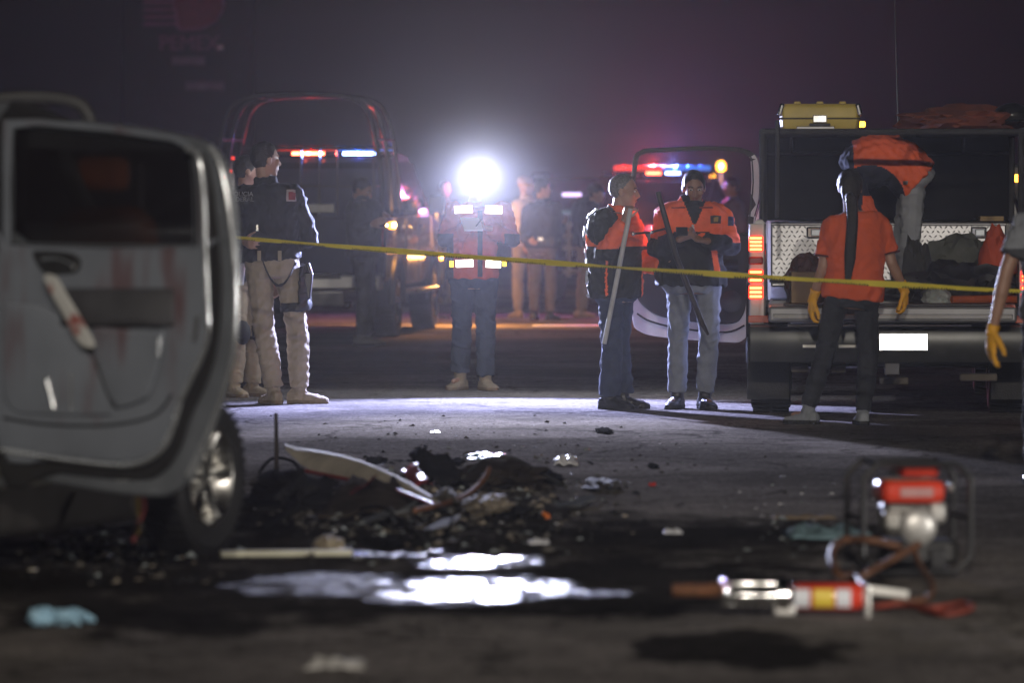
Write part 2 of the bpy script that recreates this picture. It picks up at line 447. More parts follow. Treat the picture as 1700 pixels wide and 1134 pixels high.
# --- police pickup with a bed cage
e = G(492, 562); e = V((e.x, 60.6, 0))
pk = empty('police_pickup', e, 'dark police pickup with a tubular bed cage and red and blue roof light bar', 'pickup truck', R(-6))
H = lambda zt, zb=1.30, wt=.80, w=.95: [(.80, .48), (.93, .55), (w, .9), (w - .02, zb), (wt, zt)]
body_loft([(1.72, H(1.42, 1.32, .80)), (1.78, H(1.93)), (2.4, H(1.98)), (3.2, H(1.95)), (3.95, H(1.42, 1.34, .84)), (4.05, H(1.36, 1.31, .82)), (4.9, H(1.30, 1.22, .78)), (5.28, H(1.12, 1.06, .74, .90)), (5.42, H(.95, .90, .70, .84))], 'cab', PAINT_DARK, pk)
for sx in (-1, 1):
    bxp('bed_side', (sx * .90, .87, .96), (.11, 1.72, .70), PAINT_DARK, pk, .03)
    quad('side_window', [(sx * .957, 1.95, 1.36), (sx * .957, 2.75, 1.36), (sx * .835, 2.75, 1.90), (sx * .835, 1.95, 1.88)], GLASS_DARK, pk)
    quad('side_window', [(sx * .957, 2.85, 1.36), (sx * .957, 3.72, 1.38), (sx * .845, 3.28, 1.87), (sx * .835, 2.85, 1.90)], GLASS_DARK, pk)
    for y, nm in ((2.8, 'rear_door'), (3.9, 'front_door')):
        d = quad(nm, [(sx * .953, y - 1.02 if nm == 'rear_door' else y - 1.05, .58), (sx * .953, y - .04, .58), (sx * .960, y - .04, 1.28), (sx * .960, y - 1.03, 1.28)], PAINT_DARK, pk, .012 * sx)
        bxp('door_handle', (sx * .985, y - .9, 1.18), (.03, .16, .035), CHROME, d, .008)
    bxp('running_board', (sx * .99, 2.85, .47), (.16, 2.2, .05), PLASTIC, pk, .015)
    for y in (1.0, 4.35):
        wheel(pk, (sx * .84, y, .385), .385, .26, (sx, 0, 0), 6)
        mb = MB(); mb.tube([(sx * .955, y + .46 * cos(a), .40 + .46 * sin(a)) for a in np.linspace(-.1, 3.24, 14)], .035, 6); mb.build('wheel_arch', PLASTIC, pk)
    m_ = bxp('side_mirror', (sx * 1.07, 3.62, 1.42), (.20, .10, .20), PLASTIC, pk, .03)
    bxp('tail_lamp', (sx * .875, .0, 1.08), (.12, .05, .34), RED_DULL, pk, .015)
    bxp('reflection_strip', (sx * .963, .55, 1.20), (.02, .30, .075), AMBER if sx > 0 else RED_DULL, pk, .006)  # right strip glows in place of an amber reflection; left copy stays dull
    if sx > 0: q = lamp('POINT', 'reflection_fill', (1.0, .75, 1.20), 40, (1.0, .42, .08), .01); q.parent = pk  # added light spreading that amber reflection over the bed side
    bxp('headlamp', (sx * .70, 5.40, .98), (.32, .08, .16), GLASS_CLEAR, pk, .03)
    bxp('turn_lamp', (sx * .88, 5.36, .80), (.10, .10, .08), AMBER if sx > 0 else RED_DULL, pk, .02)  # added lamps, right one lit for the amber on distant legs
    if sx > 0: q = lamp('POINT', 'amber_leg_fill', (1.02, 5.45, .80), 260, (1.0, .42, .10), .012); q.parent = pk  # amber light added to reach the legs of the distant group
bxp('bed_floor', (0, .87, .70), (1.70, 1.70, .06), PAINT_DARK, pk, .01)
bxp('tailgate', (0, .045, .98), (1.68, .06, .60), PAINT_DARK, pk, .02)
bp = bxp('rear_bumper', (0, -.10, .60), (1.86, .20, .17), mat('worn_chrome', (.45, .45, .44), .42, .9, var=.25, rvar=.12), pk, .03)
bxp('tow_plate', (.30, -.21, .43), (.46, .03, .16), mat('worn_chrome', (.45, .45, .44), .42, .9), pk, .02, rx=.25)
bxp('bumper_step', (.25, -.205, .66), (.50, .012, .05), PLASTIC, bp, .004)
bxp('number_plate', (0, -.215, .565), (.30, .008, .12), mat('dull_plate', (.3, .3, .3), .5), pk, .002)
bxp('exhaust_pipe', (.55, .0, .36), (.07, .3, .07), STEEL_DARK, pk, .02)
quad('rear_window', [(.72, 1.735, 1.45), (-.72, 1.735, 1.45), (-.68, 1.772, 1.88), (.68, 1.772, 1.88)], GLASS_DARK, pk)
quad('windscreen', [(-.78, 3.93, 1.46), (.78, 3.93, 1.46), (.74, 3.28, 1.93), (-.74, 3.28, 1.93)], GLASS_DARK, pk, .008)
for y in (.12, .85, 1.60):
    mb = MB(); hp_ = smoothpoly([(-.90, y, 1.30), (-.89, y, 1.7), (-.83, y, 2.12), (-.72, y, 2.46), (-.48, y, 2.58), (0, y, 2.60), (.48, y, 2.58), (.72, y, 2.46), (.83, y, 2.12), (.89, y, 1.7), (.90, y, 1.30)], 4, closed=False)
    mb.tube(hp_, .026, 8); mb.build('cage_hoop', STEEL_DARK, pk)
for x, z in ((-.83, 2.12), (-.48, 2.58), (.48, 2.58), (.83, 2.12)):
    mb = MB(); mb.tube([(x, .05, z), (x, 1.65, z)], .022, 8); mb.build('cage_rail', STEEL_DARK, pk)
for x in (-.55, -.18, .02, .22, .62):
    mb = MB(); mb.tube([(x, 1.60, 1.30), (x, 1.60, 2.02)], .014, 6); mb.build('cage_upright', CHROME if abs(x) < .3 else STEEL_DARK, pk)
mb = MB(); mb.tube([(-.86, 1.60, 2.04), (.86, 1.60, 2.04)], .022, 8); mb.build('cage_rail', STEEL_DARK, pk)
mb = MB(); mb.tube([(-.86, .12, 1.62), (.86, .12, 1.62)], .016, 8); mb.build('cage_rail', STEEL_DARK, pk)
bxp('cage_sign', (.24, .08, 1.385), (.30, .012, .085), mat('pale_sign_plate', (.42, .42, .40), .6), pk, .004)
light_bar(pk, (.15, 1.95, 1.985), 1.28, -1, power=22, th=.05)
for x, z in ((-.86, 1.85), (-.80, 1.72), (-.70, 1.92), (-.73, 1.78)):
    bxp('cage_marker', (x, .10, z), (.035, .02, .035), RED_BAR, pk, .006)

# --- wagon builder for the two far vehicles (front towards -y)
def wagon(name, loc, rz, label, cat, paint):
    r = empty(name, loc, label, cat, rz)
    S = lambda zt, zb=1.0, wt=.72, w=.92: [(.72, .35), (.88, .42), (w, .72), (w - .02, zb), (wt, zt)]
    body_loft([(-.05, S(.72, .66, .66, .80)), (.05, S(.98, .92, .70, .86)), (.25, S(1.06, 1.0, .74)), (1.15, S(1.12, 1.06, .78)), (1.25, S(1.16, 1.08, .80)), (1.95, S(1.68, 1.09)), (2.4, S(1.74, 1.09)), (4.2, S(1.74, 1.09)), (4.62, S(1.62, 1.09)), (4.75, S(1.15, 1.05, .78)), (4.85, S(.70, .66, .7, .84))], 'body', paint, r)
    quad('windscreen', [(.77, 1.30, 1.17), (-.77, 1.30, 1.17), (-.69, 1.93, 1.645), (.69, 1.93, 1.645)], GLASS_DARK, r)
    quad('rear_window', [(-.70, 4.765, 1.18), (.70, 4.765, 1.18), (.66, 4.64, 1.58), (-.66, 4.64, 1.58)], GLASS_DARK, r)
    for sx in (-1, 1):
        for y0, y1, k in ((1.6, 2.55, .42), (2.65, 3.55, 0), (3.65, 4.45, 0)):
            quad('side_window', [(sx * .908, y0, 1.12), (sx * .908, y1, 1.12), (sx * .735, y1, 1.66), (sx * .735, y0 + k, 1.66)], GLASS_DARK, r)
        bxp('headlamp', (sx * .66, .03, .80), (.30, .14, .16), mat('headlamp_lens', (.35, .35, .36), .12, .6), r, .03)
        bxp('side_mirror', (sx * 1.0, 1.55, 1.18), (.2, .1, .15), PLASTIC, r, .03)
        for y in (.95, 3.9): wheel(r, (sx * .80, y, .35), .35, .24, (sx, 0, 0), 5)
        mb = MB(); mb.tube([(sx * .66, 2.2, 1.76), (sx * .66, 2.4, 1.81), (sx * .66, 4.1, 1.81), (sx * .66, 4.25, 1.76)], .018, 6); mb.build('roof_rail', CHROME, r)
    bxp('front_bumper', (0, -.08, .50), (1.74, .20, .22), PLASTIC, r, .05)
    gr = bxp('grille', (0, -.035, .84), (.95, .08, .20), PLASTIC, r, .02)
    for i in range(4): bxp('grille_bar', (0, -.085, .77 + .045 * i), (.92, .02, .016), CHROME, gr, .004)
    bxp('number_plate', (0, -.19, .52), (.30, .01, .14), mat('dull_plate', (.3, .3, .3), .5), r, .003)
    return r
l = P(1128, 500, 74.0); l.z = 0
pc = wagon('police_car', l, R(4), 'far patrol car with glowing red and blue roof light bar behind the open truck door', 'police car', PAINT_DARK)
light_bar(pc, (0, 2.35, 1.80), 1.30, -1, power=2400, th=.07, hot=.15, off=.10, lead=.0, lift=.16)
l = P(1030, 500, 80.5); l.z = 0
fs = wagon('parked_suv', l, R(8), 'far dark off-road car with a steel front guard, nose towards the road', 'car', PAINT_BLACK)
bxp('glowing_bar', (-.47, 1.50, 1.50), (.28, .02, .055), glow('pale_green_glow', (.45, 1.0, .80), .55), fs, .004)  # small pale green bar set to glow in front of the windscreen
TANSTEEL = mat('tan_steel', (.42, .33, .24), .5, .2, var=.25)  # one tan colour for all the guard tubes
for x in (-.78, -.52, -.30, .30, .52, .78):
    mb = MB(); mb.tube([(x, -.26, .35), (x, -.30, .75), (x, -.22, 1.08)], .032, 8); mb.build('guard_tube', TANSTEEL, fs)
for z, y in ((.42, -.28), (.75, -.30), (.92, -.27), (1.07, -.23)):
    mb = MB(); mb.tube([(-.86, y + .05, z), (-.6, y, z), (.6, y, z), (.86, y + .05, z)], .032, 8); mb.build('guard_tube', TANSTEEL, fs)

# --- white rescue pickup, tailgate down
TY = 39.55
te = P(1480, 600, TY); te = V((te.x, TY, 0)); TRZ = R(-3)
tk = empty('rescue_pickup', te, 'white rescue pickup with lowered tailgate, lit tail lamps and equipment rack over the bed', 'pickup truck', TRZ)
TM = Matrix.Translation(te) @ Matrix.Rotation(TRZ, 4, 'Z'); TI = TM.inverted()
def T(px, py, y):
    "local point of the truck behind a pixel, at local distance y along it"
    Y = TY + y
    for _ in range(3):
        q = TI @ P(px, py, Y); Y += (y - q.y)
    return q
SILVER = mat('silver_bed_paint', (.20, .20, .21), .35, .3, var=.15)
BLACKPANEL = mat('matt_black_panel', (.008, .008, .008), .8, var=.3, spec=.1)
zf = .80
bxp('bed_floor', (0, 1.05, zf - .03), (1.72, 2.1, .06), SILVER, tk, .008)
for sx in (-1, 1):
    mb = MB(); mb.loft([[V((sx * x, y, z)) for x, z in ((.88, .55), (.97, .62), (.995, .95), (.985, 1.28), (.95, 1.385), (.90, 1.39), (.875, 1.36), (.875, .80))] for y in (.03, .06, 2.1)])
    mb.build('bed_side', PAINT_WHITE, tk, bevel=.01)
    x = sx * .92
    mb = MB(); mb.loft([[V((sx * a, y, z)) for a, y in ((.995, .05), (.985, .0), (.965, -.012), (.885, -.012), (.872, .05))] for z in (.66, 1.30, 1.36)], cap=True); mb.build('corner_post', PAINT_WHITE, tk, bevel=.006)
    for z0, z1, mm in ((1.165, 1.275, RED_ON), (1.075, 1.13, RED_DULL), (.95, 1.04, RED_ON), (.835, .93, RED_ON)):
        tl = bxp('tail_lamp', (sx * .943, -.020, (z0 + z1) / 2), (.102, .03, z1 - z0), mm, tk, .012)
        if mm is RED_ON:
            k = 4 if z1 - z0 > .1 else 3
            for i in range(k): bxp('lamp_segment', (sx * .943, -.038, z0 + (z1 - z0) * (i + .6) / (k + .2)), (.084, .010, (z1 - z0) / k * .5), RED_HOT, tl, .003)
    bxp('lower_reflector', (sx * .925, -.020, .695), (.14, .012, .05), mat('orange_reflector', (.5, .07, .02), .35), tk, .004)
    wheel(tk, (sx * .845, 1.18, .40), .40, .28, (sx, 0, 0), 6, ALLOY); wheel(tk, (sx * .845, 4.75, .40), .40, .28, (sx, 0, 0), 6, ALLOY)
    bxp('mud_flap', (sx * .86, .66, .34), (.30, .014, .46), RUBBER, tk, .004)
    mb = MB(); mb.tube([(sx * .99, 1.18 + .50 * cos(a), .42 + .50 * sin(a)) for a in np.linspace(-.1, 3.24, 14)], .03, 6); mb.build('wheel_arch', PLASTIC, tk)
tg = bxp('tailgate', (0, -.27, zf - .06), (1.70, .54, .11), SILVER, tk, .018)
bxp('tailgate_rib', (0, -.30, zf + .004), (1.50, .36, .012), mat('bed_liner', (.07, .07, .075), .6), tg, .004)
bxp('tailgate_lip', (0, -.548, zf - .075), (1.64, .012, .035), CHROME, tg, .004)
for sx in (-1, 1):
    mb = MB(); mb.tube([(sx * .86, -.50, zf), (sx * .875, .03, 1.22)], .006, 6); mb.build('tailgate_cable', STEEL_DARK, tk)
bu = MB(); bu.loft([[V((x, y + .06 * abs(x) ** 2 - .0, z)) for y, z in ((-.02, .66), (-.20, .645), (-.225, .60), (-.215, .46), (-.17, .40), (-.02, .40))] for x in np.linspace(-.98, .98, 13)])
bo_ = bu.build('rear_bumper', mat('dark_bumper', (.075, .077, .075), .38, .5, var=.2), tk, ang=50)
for x0, x1 in ((-.72, -.20), (-.10, .55)): bxp('bumper_step', ((x0 + x1) / 2, -.14, .656), (x1 - x0, .13, .022), CHROME, bo_, .006)
for x0, x1 in ((-.62, -.42), (-.37, -.12)): bxp('bumper_slot', ((x0 + x1) / 2, -.224, .512), (x1 - x0, .014, .028), mat('dull_chrome', (.35, .34, .32), .35, .8), bo_, .005)
pl = T(1500, 568, -.262); npl = bxp('number_plate', pl, (.335, .008, .118), PLATEWHITE, tk, .006, rx=R(-5.2), rz=R(1.5))
bxp('plate_bracket', pl + V((0, .022, 0)), (.20, .03, .09), PLASTIC, npl, .004)
for px, w in ((1328, .12), (1392, .10), (1484, .20), (1624, .26)):
    q = T(px, 612 if px < 1450 else 632 if px < 1500 else 626, .25); bxp('chassis_bracket', q, (w, .2, .05), mat('dusty_chassis', (.10, .085, .07), .8, var=.4), tk, .01)
mb = MB(); mb.tube([T(1655, 545, -.3), T(1600, 552, -.28), T(1560, 553, -.27)], .008, 6)
bxp('tow_hitch', (0, -.22, .36), (.11, .30, .09), STEEL_DARK, tk, .01)
bxp('rear_axle', (0, 1.18, .38), (1.6, .12, .12), STEEL_DARK, tk, .03)
bxp('fuel_tank', (-.35, 2.2, .45), (.7, 1.2, .3), PLASTIC, tk, .05)
# cab
Hc = lambda zt, zb=1.30, wt=.80, w=.99: [(.85, .50), (.96, .56), (w, .9), (w - .02, zb), (wt, zt)]
body_loft([(2.2, Hc(1.40, 1.32, .86)), (2.24, Hc(1.93, 1.36)), (2.7, Hc(1.97, 1.36)), (3.6, Hc(1.95, 1.36)), (4.35, Hc(1.45, 1.37, .86)), (4.45, Hc(1.38, 1.33, .84)), (5.5, Hc(1.30, 1.24, .8)), (5.75, Hc(1.0, .95, .75))], 'cab', mat('dim_white_paint', (.5, .49, .48), .3, var=.1, coat=.5), tk)
quad('rear_window', [(.80, 2.19, 1.42), (-.80, 2.19, 1.42), (-.74, 2.225, 1.90), (.74, 2.225, 1.90)], GLASS_DARK, tk)
quad('windscreen', [(-.80, 4.34, 1.48), (.80, 4.34, 1.48), (.76, 3.62, 1.96), (-.76, 3.62, 1.96)], GLASS_DARK, tk)
for sx in (-1, 1):
    quad('side_window', [(sx * .98, 2.4, 1.40), (sx * .98, 3.1, 1.40), (sx * .835, 3.1, 1.90), (sx * .835, 2.4, 1.90)], GLASS_DARK, tk)
# headboard mesh in front of the rear window
hb_ = bxp('headboard', (0, 2.10, 1.68), (1.80, .03, .62), BLACKPANEL, tk, .006)
# rack over the bed
def rk(name, a, b, r=.022, m=STEEL_DARK): mb = MB(); mb.tube([a, b], r, 8); return mb.build(name, m, tk)
GREYTUBE = mat('grey_tube', (.05, .05, .053), .7, .0, var=.2, spec=.0)
ztop = 2.0
for x in (-.90, .90):
    for y in (.12, 2.0): rk('rack_post', (x, y, 1.37), (x, y, ztop), .022, GREYTUBE)
    rk('rack_rail', (x, .10, ztop), (x, 2.02, ztop), .024, GREYTUBE)
for y in (.12, 2.0): rk('rack_crossbar', (-.90, y, ztop), (.92, y, ztop), .022, GREYTUBE)
for x in (-.40, .22): rk('rack_rail', (x, .12, ztop), (x, 2.0, ztop), .02, GREYTUBE)
for y in (.78, 1.34):
    for x0, x1 in ((-.90, -.40), (.22, .90)): rk('rack_crossbar', (x0, y, ztop), (x1, y, ztop), .02, GREYTUBE)
rk('rack_rail', (-.88, 2.03, 1.86), (.88, 2.03, 1.86), .014, GREYTUBE)
for x in (-.70, .0, .55): rk('rack_strut', (x, 2.03, 1.86), (x, 2.03, ztop), .014, GREYTUBE)
q = T(1291, 265, .10); rk('side_lamp_tube', (q.x, .06, 1.40), (q.x, .06, 2.08), .016, GREYTUBE)
mb = MB(); mb.tube([(.10, 3.4, 1.97), (.06, 3.35, 3.2), (-.02, 3.3, 4.3)], [.006, .004, .003], 5); mb.build('antenna', PLASTIC, tk)
for px, py in ((1431, 206),): q = T(px, py, 2.6); bxp('marker_lamp', q, (.05, .05, .045), AMBER, tk, .012)
q = T(1431, 206, 2.6); rk('lamp_stalk', (q.x, q.y, 1.96), (q.x, q.y, q.z - .02), .01)
q = T(1690, 300, 3.95); m_ = bxp('side_mirror', q + V((0, .05, -.02)), (.20, .10, .30), PLASTIC, tk, .03); bxp('turn_lamp', q + V((0, -.008, .02)), (.05, .02, .06), AMBER, m_, .006)
# diamond plate tool box
DIA = mat('aluminium_tread_plate', (.42, .42, .43), .42, .85, var=.12)
bx = bxp('tool_box', (0, 1.83, 1.125), (1.70, .42, .47), DIA, tk, .012)
dm = MB(); nx, nz = 44, 13
for i in range(nx):
    for j in range(nz):
        x = -.83 + 1.66 * (i + .5 * (j % 2)) / nx; z = .91 + .43 * (j + .5) / nz; s_ = 1 if (i + j) % 2 else -1
        a = s_ * .75; d = V((cos(a), 0, sin(a))) * .016; n_ = V((-sin(a), 0, cos(a))) * .0055; c_ = V((x, 1.618, z))
        dm.add([c_ - d, c_ - n_, c_ + d, c_ + n_, c_ + V((0, -.006, 0))], [(0, 1, 4), (1, 2, 4), (2, 3, 4), (3, 0, 4)])
do = dm.build('tread_pattern', DIA, bx, smooth=False); do['kind'] = 'stuff'
bxp('lid_seam', (0, 1.612, 1.345), (1.70, .03, .018), SILVER, bx, .004)
for px in (1352, 1625):
    q = T(px, 386, 1.60); q.y = 1.612; l_ = bxp('latch', q, (.115, .03, .085), CHROME, bx, .012)
    bxp('latch_paddle', q + V((.01, -.018, 0)), (.07, .012, .05), mat('latch_grey', (.25, .27, .29), .3, .8), l_, .006)
rk('bed_rail', (-.86, 1.55, .935), (.86, 1.55, .935), .010)
# open left door
hinge = T(1262, 420, 3.55); hx = hinge.x
DN = []
dpx = lambda x, y: T(x, y, 3.55 - .16 * (1262 - x) / 200)
DOORTRIM = mat('dark_door_trim', (.022, .021, .022), .6, var=.2)
def door_plane(th):
    def f(a, b, c):
        q = dpx(a, b); return V((q.x, q.y + c, q.z))
    return f
outer = smoothpoly([(1052, 262, 0), (1062, 250, 0), (1090, 245, 0), (1230, 245, 0), (1262, 285, 0), (1252, 380, 0), (1247, 470, 0), (1246, 540, 0), (1232, 566, 0), (1200, 568, 0), (1100, 560, 0), (1062, 550, 0), (1050, 530, 0), (1046, 450, 0), (1046, 350, 0), (1048, 300, 0)], 5)
win = smoothpoly([(1057, 266, 0), (1067, 254, 0), (1095, 250, 0), (1228, 250, 0), (1250, 287, 0), (1243, 372, 0), (1238, 388, 0), (1058, 388, 0), (1051, 380, 0), (1051, 320, 0)], 5)
dr = link(slab([(p.x, p.y) for p in outer], [[(p.x, p.y) for p in win]], .05, .012, door_plane(0), 1 / 215), 'front_door', [PAINT_WHITE, mat('dark_door_trim', (.022, .021, .022), .6, var=.2)], tk, ang=20)
zb, xr = dpx(1150, 395).z, dpx(1249, 395).x
paint(dr.data, lambda a: (a[:, 2] > zb) & (a[:, 0] < xr))
trim_o = smoothpoly([(1047, 390, 0), (1150, 390, 0), (1238, 391, 0), (1240, 470, 0), (1234, 522, 0), (1205, 538, 0), (1110, 528, 0), (1076, 514, 0), (1056, 490, 0), (1047, 450, 0)], 5)
def dpl2(a, b, c): q = dpx(a, b); return V((q.x, q.y - .045 + c, q.z))
link(slab([(p.x, p.y) for p in trim_o], [], .05, .012, dpl2, 1 / 215), 'door_panel', DOORTRIM, dr, ang=20)
fr = MB(); fr.tube([dpx(p.x, p.y) + V((0, -.028, 0)) for p in win], .006, 6, close=True); fr.build('window_seal', DOORTRIM, dr)
gl = MB(); gl.add([dpx(p.x, p.y) for p in win] + [dpx(p.x, p.y) + V((0, .006, 0)) for p in win], [tuple(range(len(win))), tuple(range(2 * len(win) - 1, len(win) - 1, -1))]); gl.build('window_glass', GLASS_CLEAR, dr, smooth=False)
fr = MB(); fr.tube([dpx(p.x, p.y) + V((0, -.06, 0)) for p in smoothpoly([(1058, 520, 0), (1080, 533, 0), (1130, 545, 0), (1205, 551, 0), (1236, 540, 0)], 5, closed=False)], .008, 6); fr.build('door_seal', RUBBER, dr)
ar = MB(); ar.tube([dpx(1080, 445) + V((0, -.1, 0)), dpx(1150, 442) + V((0, -.12, 0)), dpx(1225, 440) + V((0, -.1, 0))], .035, 8); ar.build('armrest', DOORTRIM, dr)
sp = MB(); q = dpx(1215, 500) + V((0, -.075, 0)); sp.lathe([(.085, 0), (.085, -.012), (.07, -.018), (.002, -.02)], q, (0, 1, 0), 24); sp.build('speaker_grille', PLASTIC, dr)
bxp('door_handle', dpx(1082, 415) + V((0, -.08, 0)), (.10, .02, .03), CHROME, dr, .006)

# things carried by the truck
YEL = mat('yellow_case_plastic', (.50, .38, .06), .5, var=.12)
q = T(1361, 215, 1.05); rackz = ztop + .023
cs = empty('equipment_case', TM @ V((q.x, 1.05, rackz)), 'yellow hard equipment case with ribs and steel latches strapped on top of the truck rack', 'case', TRZ)
m1 = MB(); m1.loft([[V((x * w, y * d, z)) for x, y in ((-1, -.86), (-.92, -1), (.92, -1), (1, -.86), (1, .86), (.92, 1), (-.92, 1), (-1, .86))] for z, w, d in ((0, .265, .30), (.02, .28, .31), (.075, .285, .315))]); m1.build('case_base', YEL, cs, bevel=.008)
m1 = MB(); m1.loft([[V((x * w, y * d, z)) for x, y in ((-1, -.86), (-.92, -1), (.92, -1), (1, -.86), (1, .86), (.92, 1), (-.92, 1), (-1, .86))] for z, w, d in ((.080, .285, .315), (.15, .28, .31), (.175, .262, .295), (.183, .25, .28))]); lid = m1.build('case_lid', YEL, cs, bevel=.008)
for x in (-.16, 0, .16): bxp('case_rib', (x, 0, .190), (.05, .40, .022), YEL, lid, .008)
bxp('case_seam', (0, 0, .0775), (.575, .635, .010), mat('dark_seal', (.03, .025, .01), .7), cs, .003)
ltc = bxp('case_latch', (0, -.322, .075), (.10, .018, .055), METAL, cs, .006)
bxp('case_handle', (0, -.335, .035), (.15, .03, .018), PLASTIC, cs, .006)
bxp('bright_strip', (-.03, -.322, .012), (.27, .016, .022), CHROME, cs, .004)
for sx in (-1, 1): bxp('corner_guard', (sx * .275, -.27, .14), (.035, .10, .09), CHROME, cs, .012, ry=sx * -.25)
def lump(name, loc, r, m, label, cat, seed=1, amp=.25, sub=4, freq=2.5, rz=0, flat=.0):
    me = bpy.data.meshes.new(name); bm = bmesh.new(); bmesh.ops.create_icosphere(bm, subdivisions=sub, radius=1)
    from mathutils import noise
    for v in bm.verts:
        d = noise.noise(v.co * freq + V((seed * 7.1, 0, 0))) + .5 * noise.noise(v.co * freq * 2.3 + V((0, seed * 3.3, 0))) + .3 * abs(noise.noise(v.co * freq * 5 + V((0, 0, seed))))
        v.co *= 1 + amp * d
        if v.co.z < -.35: v.co.z = -.35 + (v.co.z + .35) * flat
        v.co = V((v.co.x * r[0], v.co.y * r[1], (v.co.z + .35) * r[2] / 1.35))
    bm.to_mesh(me); bm.free(); o = link(me, name, m, smooth=True, ang=35); o.location = loc; o.rotation_euler.z = rz
    return tag(o, label, cat)
def onbed(px, y, z=zf): q = T(px, 480, y); return TM @ V((q.x, y, z))
TARP = mat('dark_tarpaulin', (.018, .018, .020), .5, var=.3); OLIVE = mat('grey_green_canvas', (.075, .08, .068), .85, var=.3, bump=.3)
lump('tarpaulin', onbed(1592, .62), (.36, .36, .28), TARP, 'black tarpaulin heaped in the truck bed near the tool box', 'tarpaulin', 3, .35)
lump('canvas_bag', onbed(1600, 1.28), (.30, .22, .46), OLIVE, 'grey green canvas bag slumped against the tread plate tool box', 'bag', 5, .3)
lump('canvas_bag', onbed(1522, .92), (.11, .12, .42), mat('dark_grey_canvas', (.035, .035, .034), .85, var=.3), 'narrow dark grey bag standing in the truck bed', 'bag', 8, .3)
lump('plastic_bag', onbed(1556, .12), (.10, .10, .11), mat('pale_plastic_film', (.26, .29, .28), .4, var=.2), 'small pale plastic bag lying on the truck bed edge', 'plastic bag', 9, .25)
lump('life_jacket', onbed(1655, .95, zf + .0), (.14, .16, .50), mat('orange_nylon', (.45, .07, .03), .8, var=.2), 'orange life jacket propped in the truck bed beside the canvas bag', 'life jacket', 11, .25)
ho_ = MB(); ho_.tube([onbed(1580, .05) + V((0, 0, .03)), onbed(1620, .08) + V((0, .05, .03)), onbed(1660, .02) + V((0, 0, .035)), onbed(1690, .10) + V((0, 0, .03))], .028, 8); tag(ho_.build('hose', mat('orange_hose', (.30, .07, .02), .6)), 'thick orange hose lying along the truck bed edge', 'hose')
lump('wrapped_bundle', onbed(1340, .9), (.16, .20, .34), mat('red_brown_nylon', (.10, .045, .04), .8, var=.3), 'dull red bundle standing in the truck bed behind the lit tail lamps', 'bundle', 13, .22)
cb = bxp('carton', (0, 0, .11), (.22, .26, .22), mat('cardboard', (.22, .16, .10), .85, var=.15), None, .006); cb.location = onbed(1338, .35); tag(cb, 'cardboard box in the truck bed next to the lit tail lamps', 'carton')
wb_ = bxp('wooden_board', (0, 0, .02), (.17, .20, .035), mat('pale_wood', (.30, .21, .11), .8), None, .003); q = T(1645, 372, 1.83); wb_.location = TM @ V((q.x, 1.83, 1.365)); tag(wb_, 'short pale wooden board lying on the tool box lid', 'board')
lump('stretcher_bag', TM @ V((.50, 1.0, rackz)), (.42, .55, .17), mat('orange_canvas', (.20, .05, .025), .85, var=.25, bump=.3), 'dim orange canvas roll lying on top of the truck rack', 'bag', 15, .3)
lump('helmet', TM @ V((.86, .75, rackz + .06)), (.13, .16, .13), mat('black_helmet', (.012, .012, .012), .3), 'dark rounded helmet beside the orange canvas roll on the rack', 'helmet', 16, .05)
# ------------------------------------------------------------------ people
UP = V((0, 0, 1))
SKIN = mat('skin', (.33, .19, .13), .5, var=.15, scale=14)
SKIN_DARK = mat('skin_brown', (.24, .13, .085), .5, var=.15, scale=14)
LIP = mat('lip', (.20, .07, .06), .45, var=.1)
EYE = mat('eye_white', (.55, .5, .45), .2, var=.05)
IRIS = mat('iris', (.015, .01, .008), .15, var=.05)
HAIR = mat('black_hair', (.018, .015, .013), .5, var=.4, scale=60, bump=.5, bscale=180, spec=.3)
HAIR_GREY = mat('grey_hair', (.13, .125, .12), .6, var=.35, scale=60, bump=.5, bscale=180)

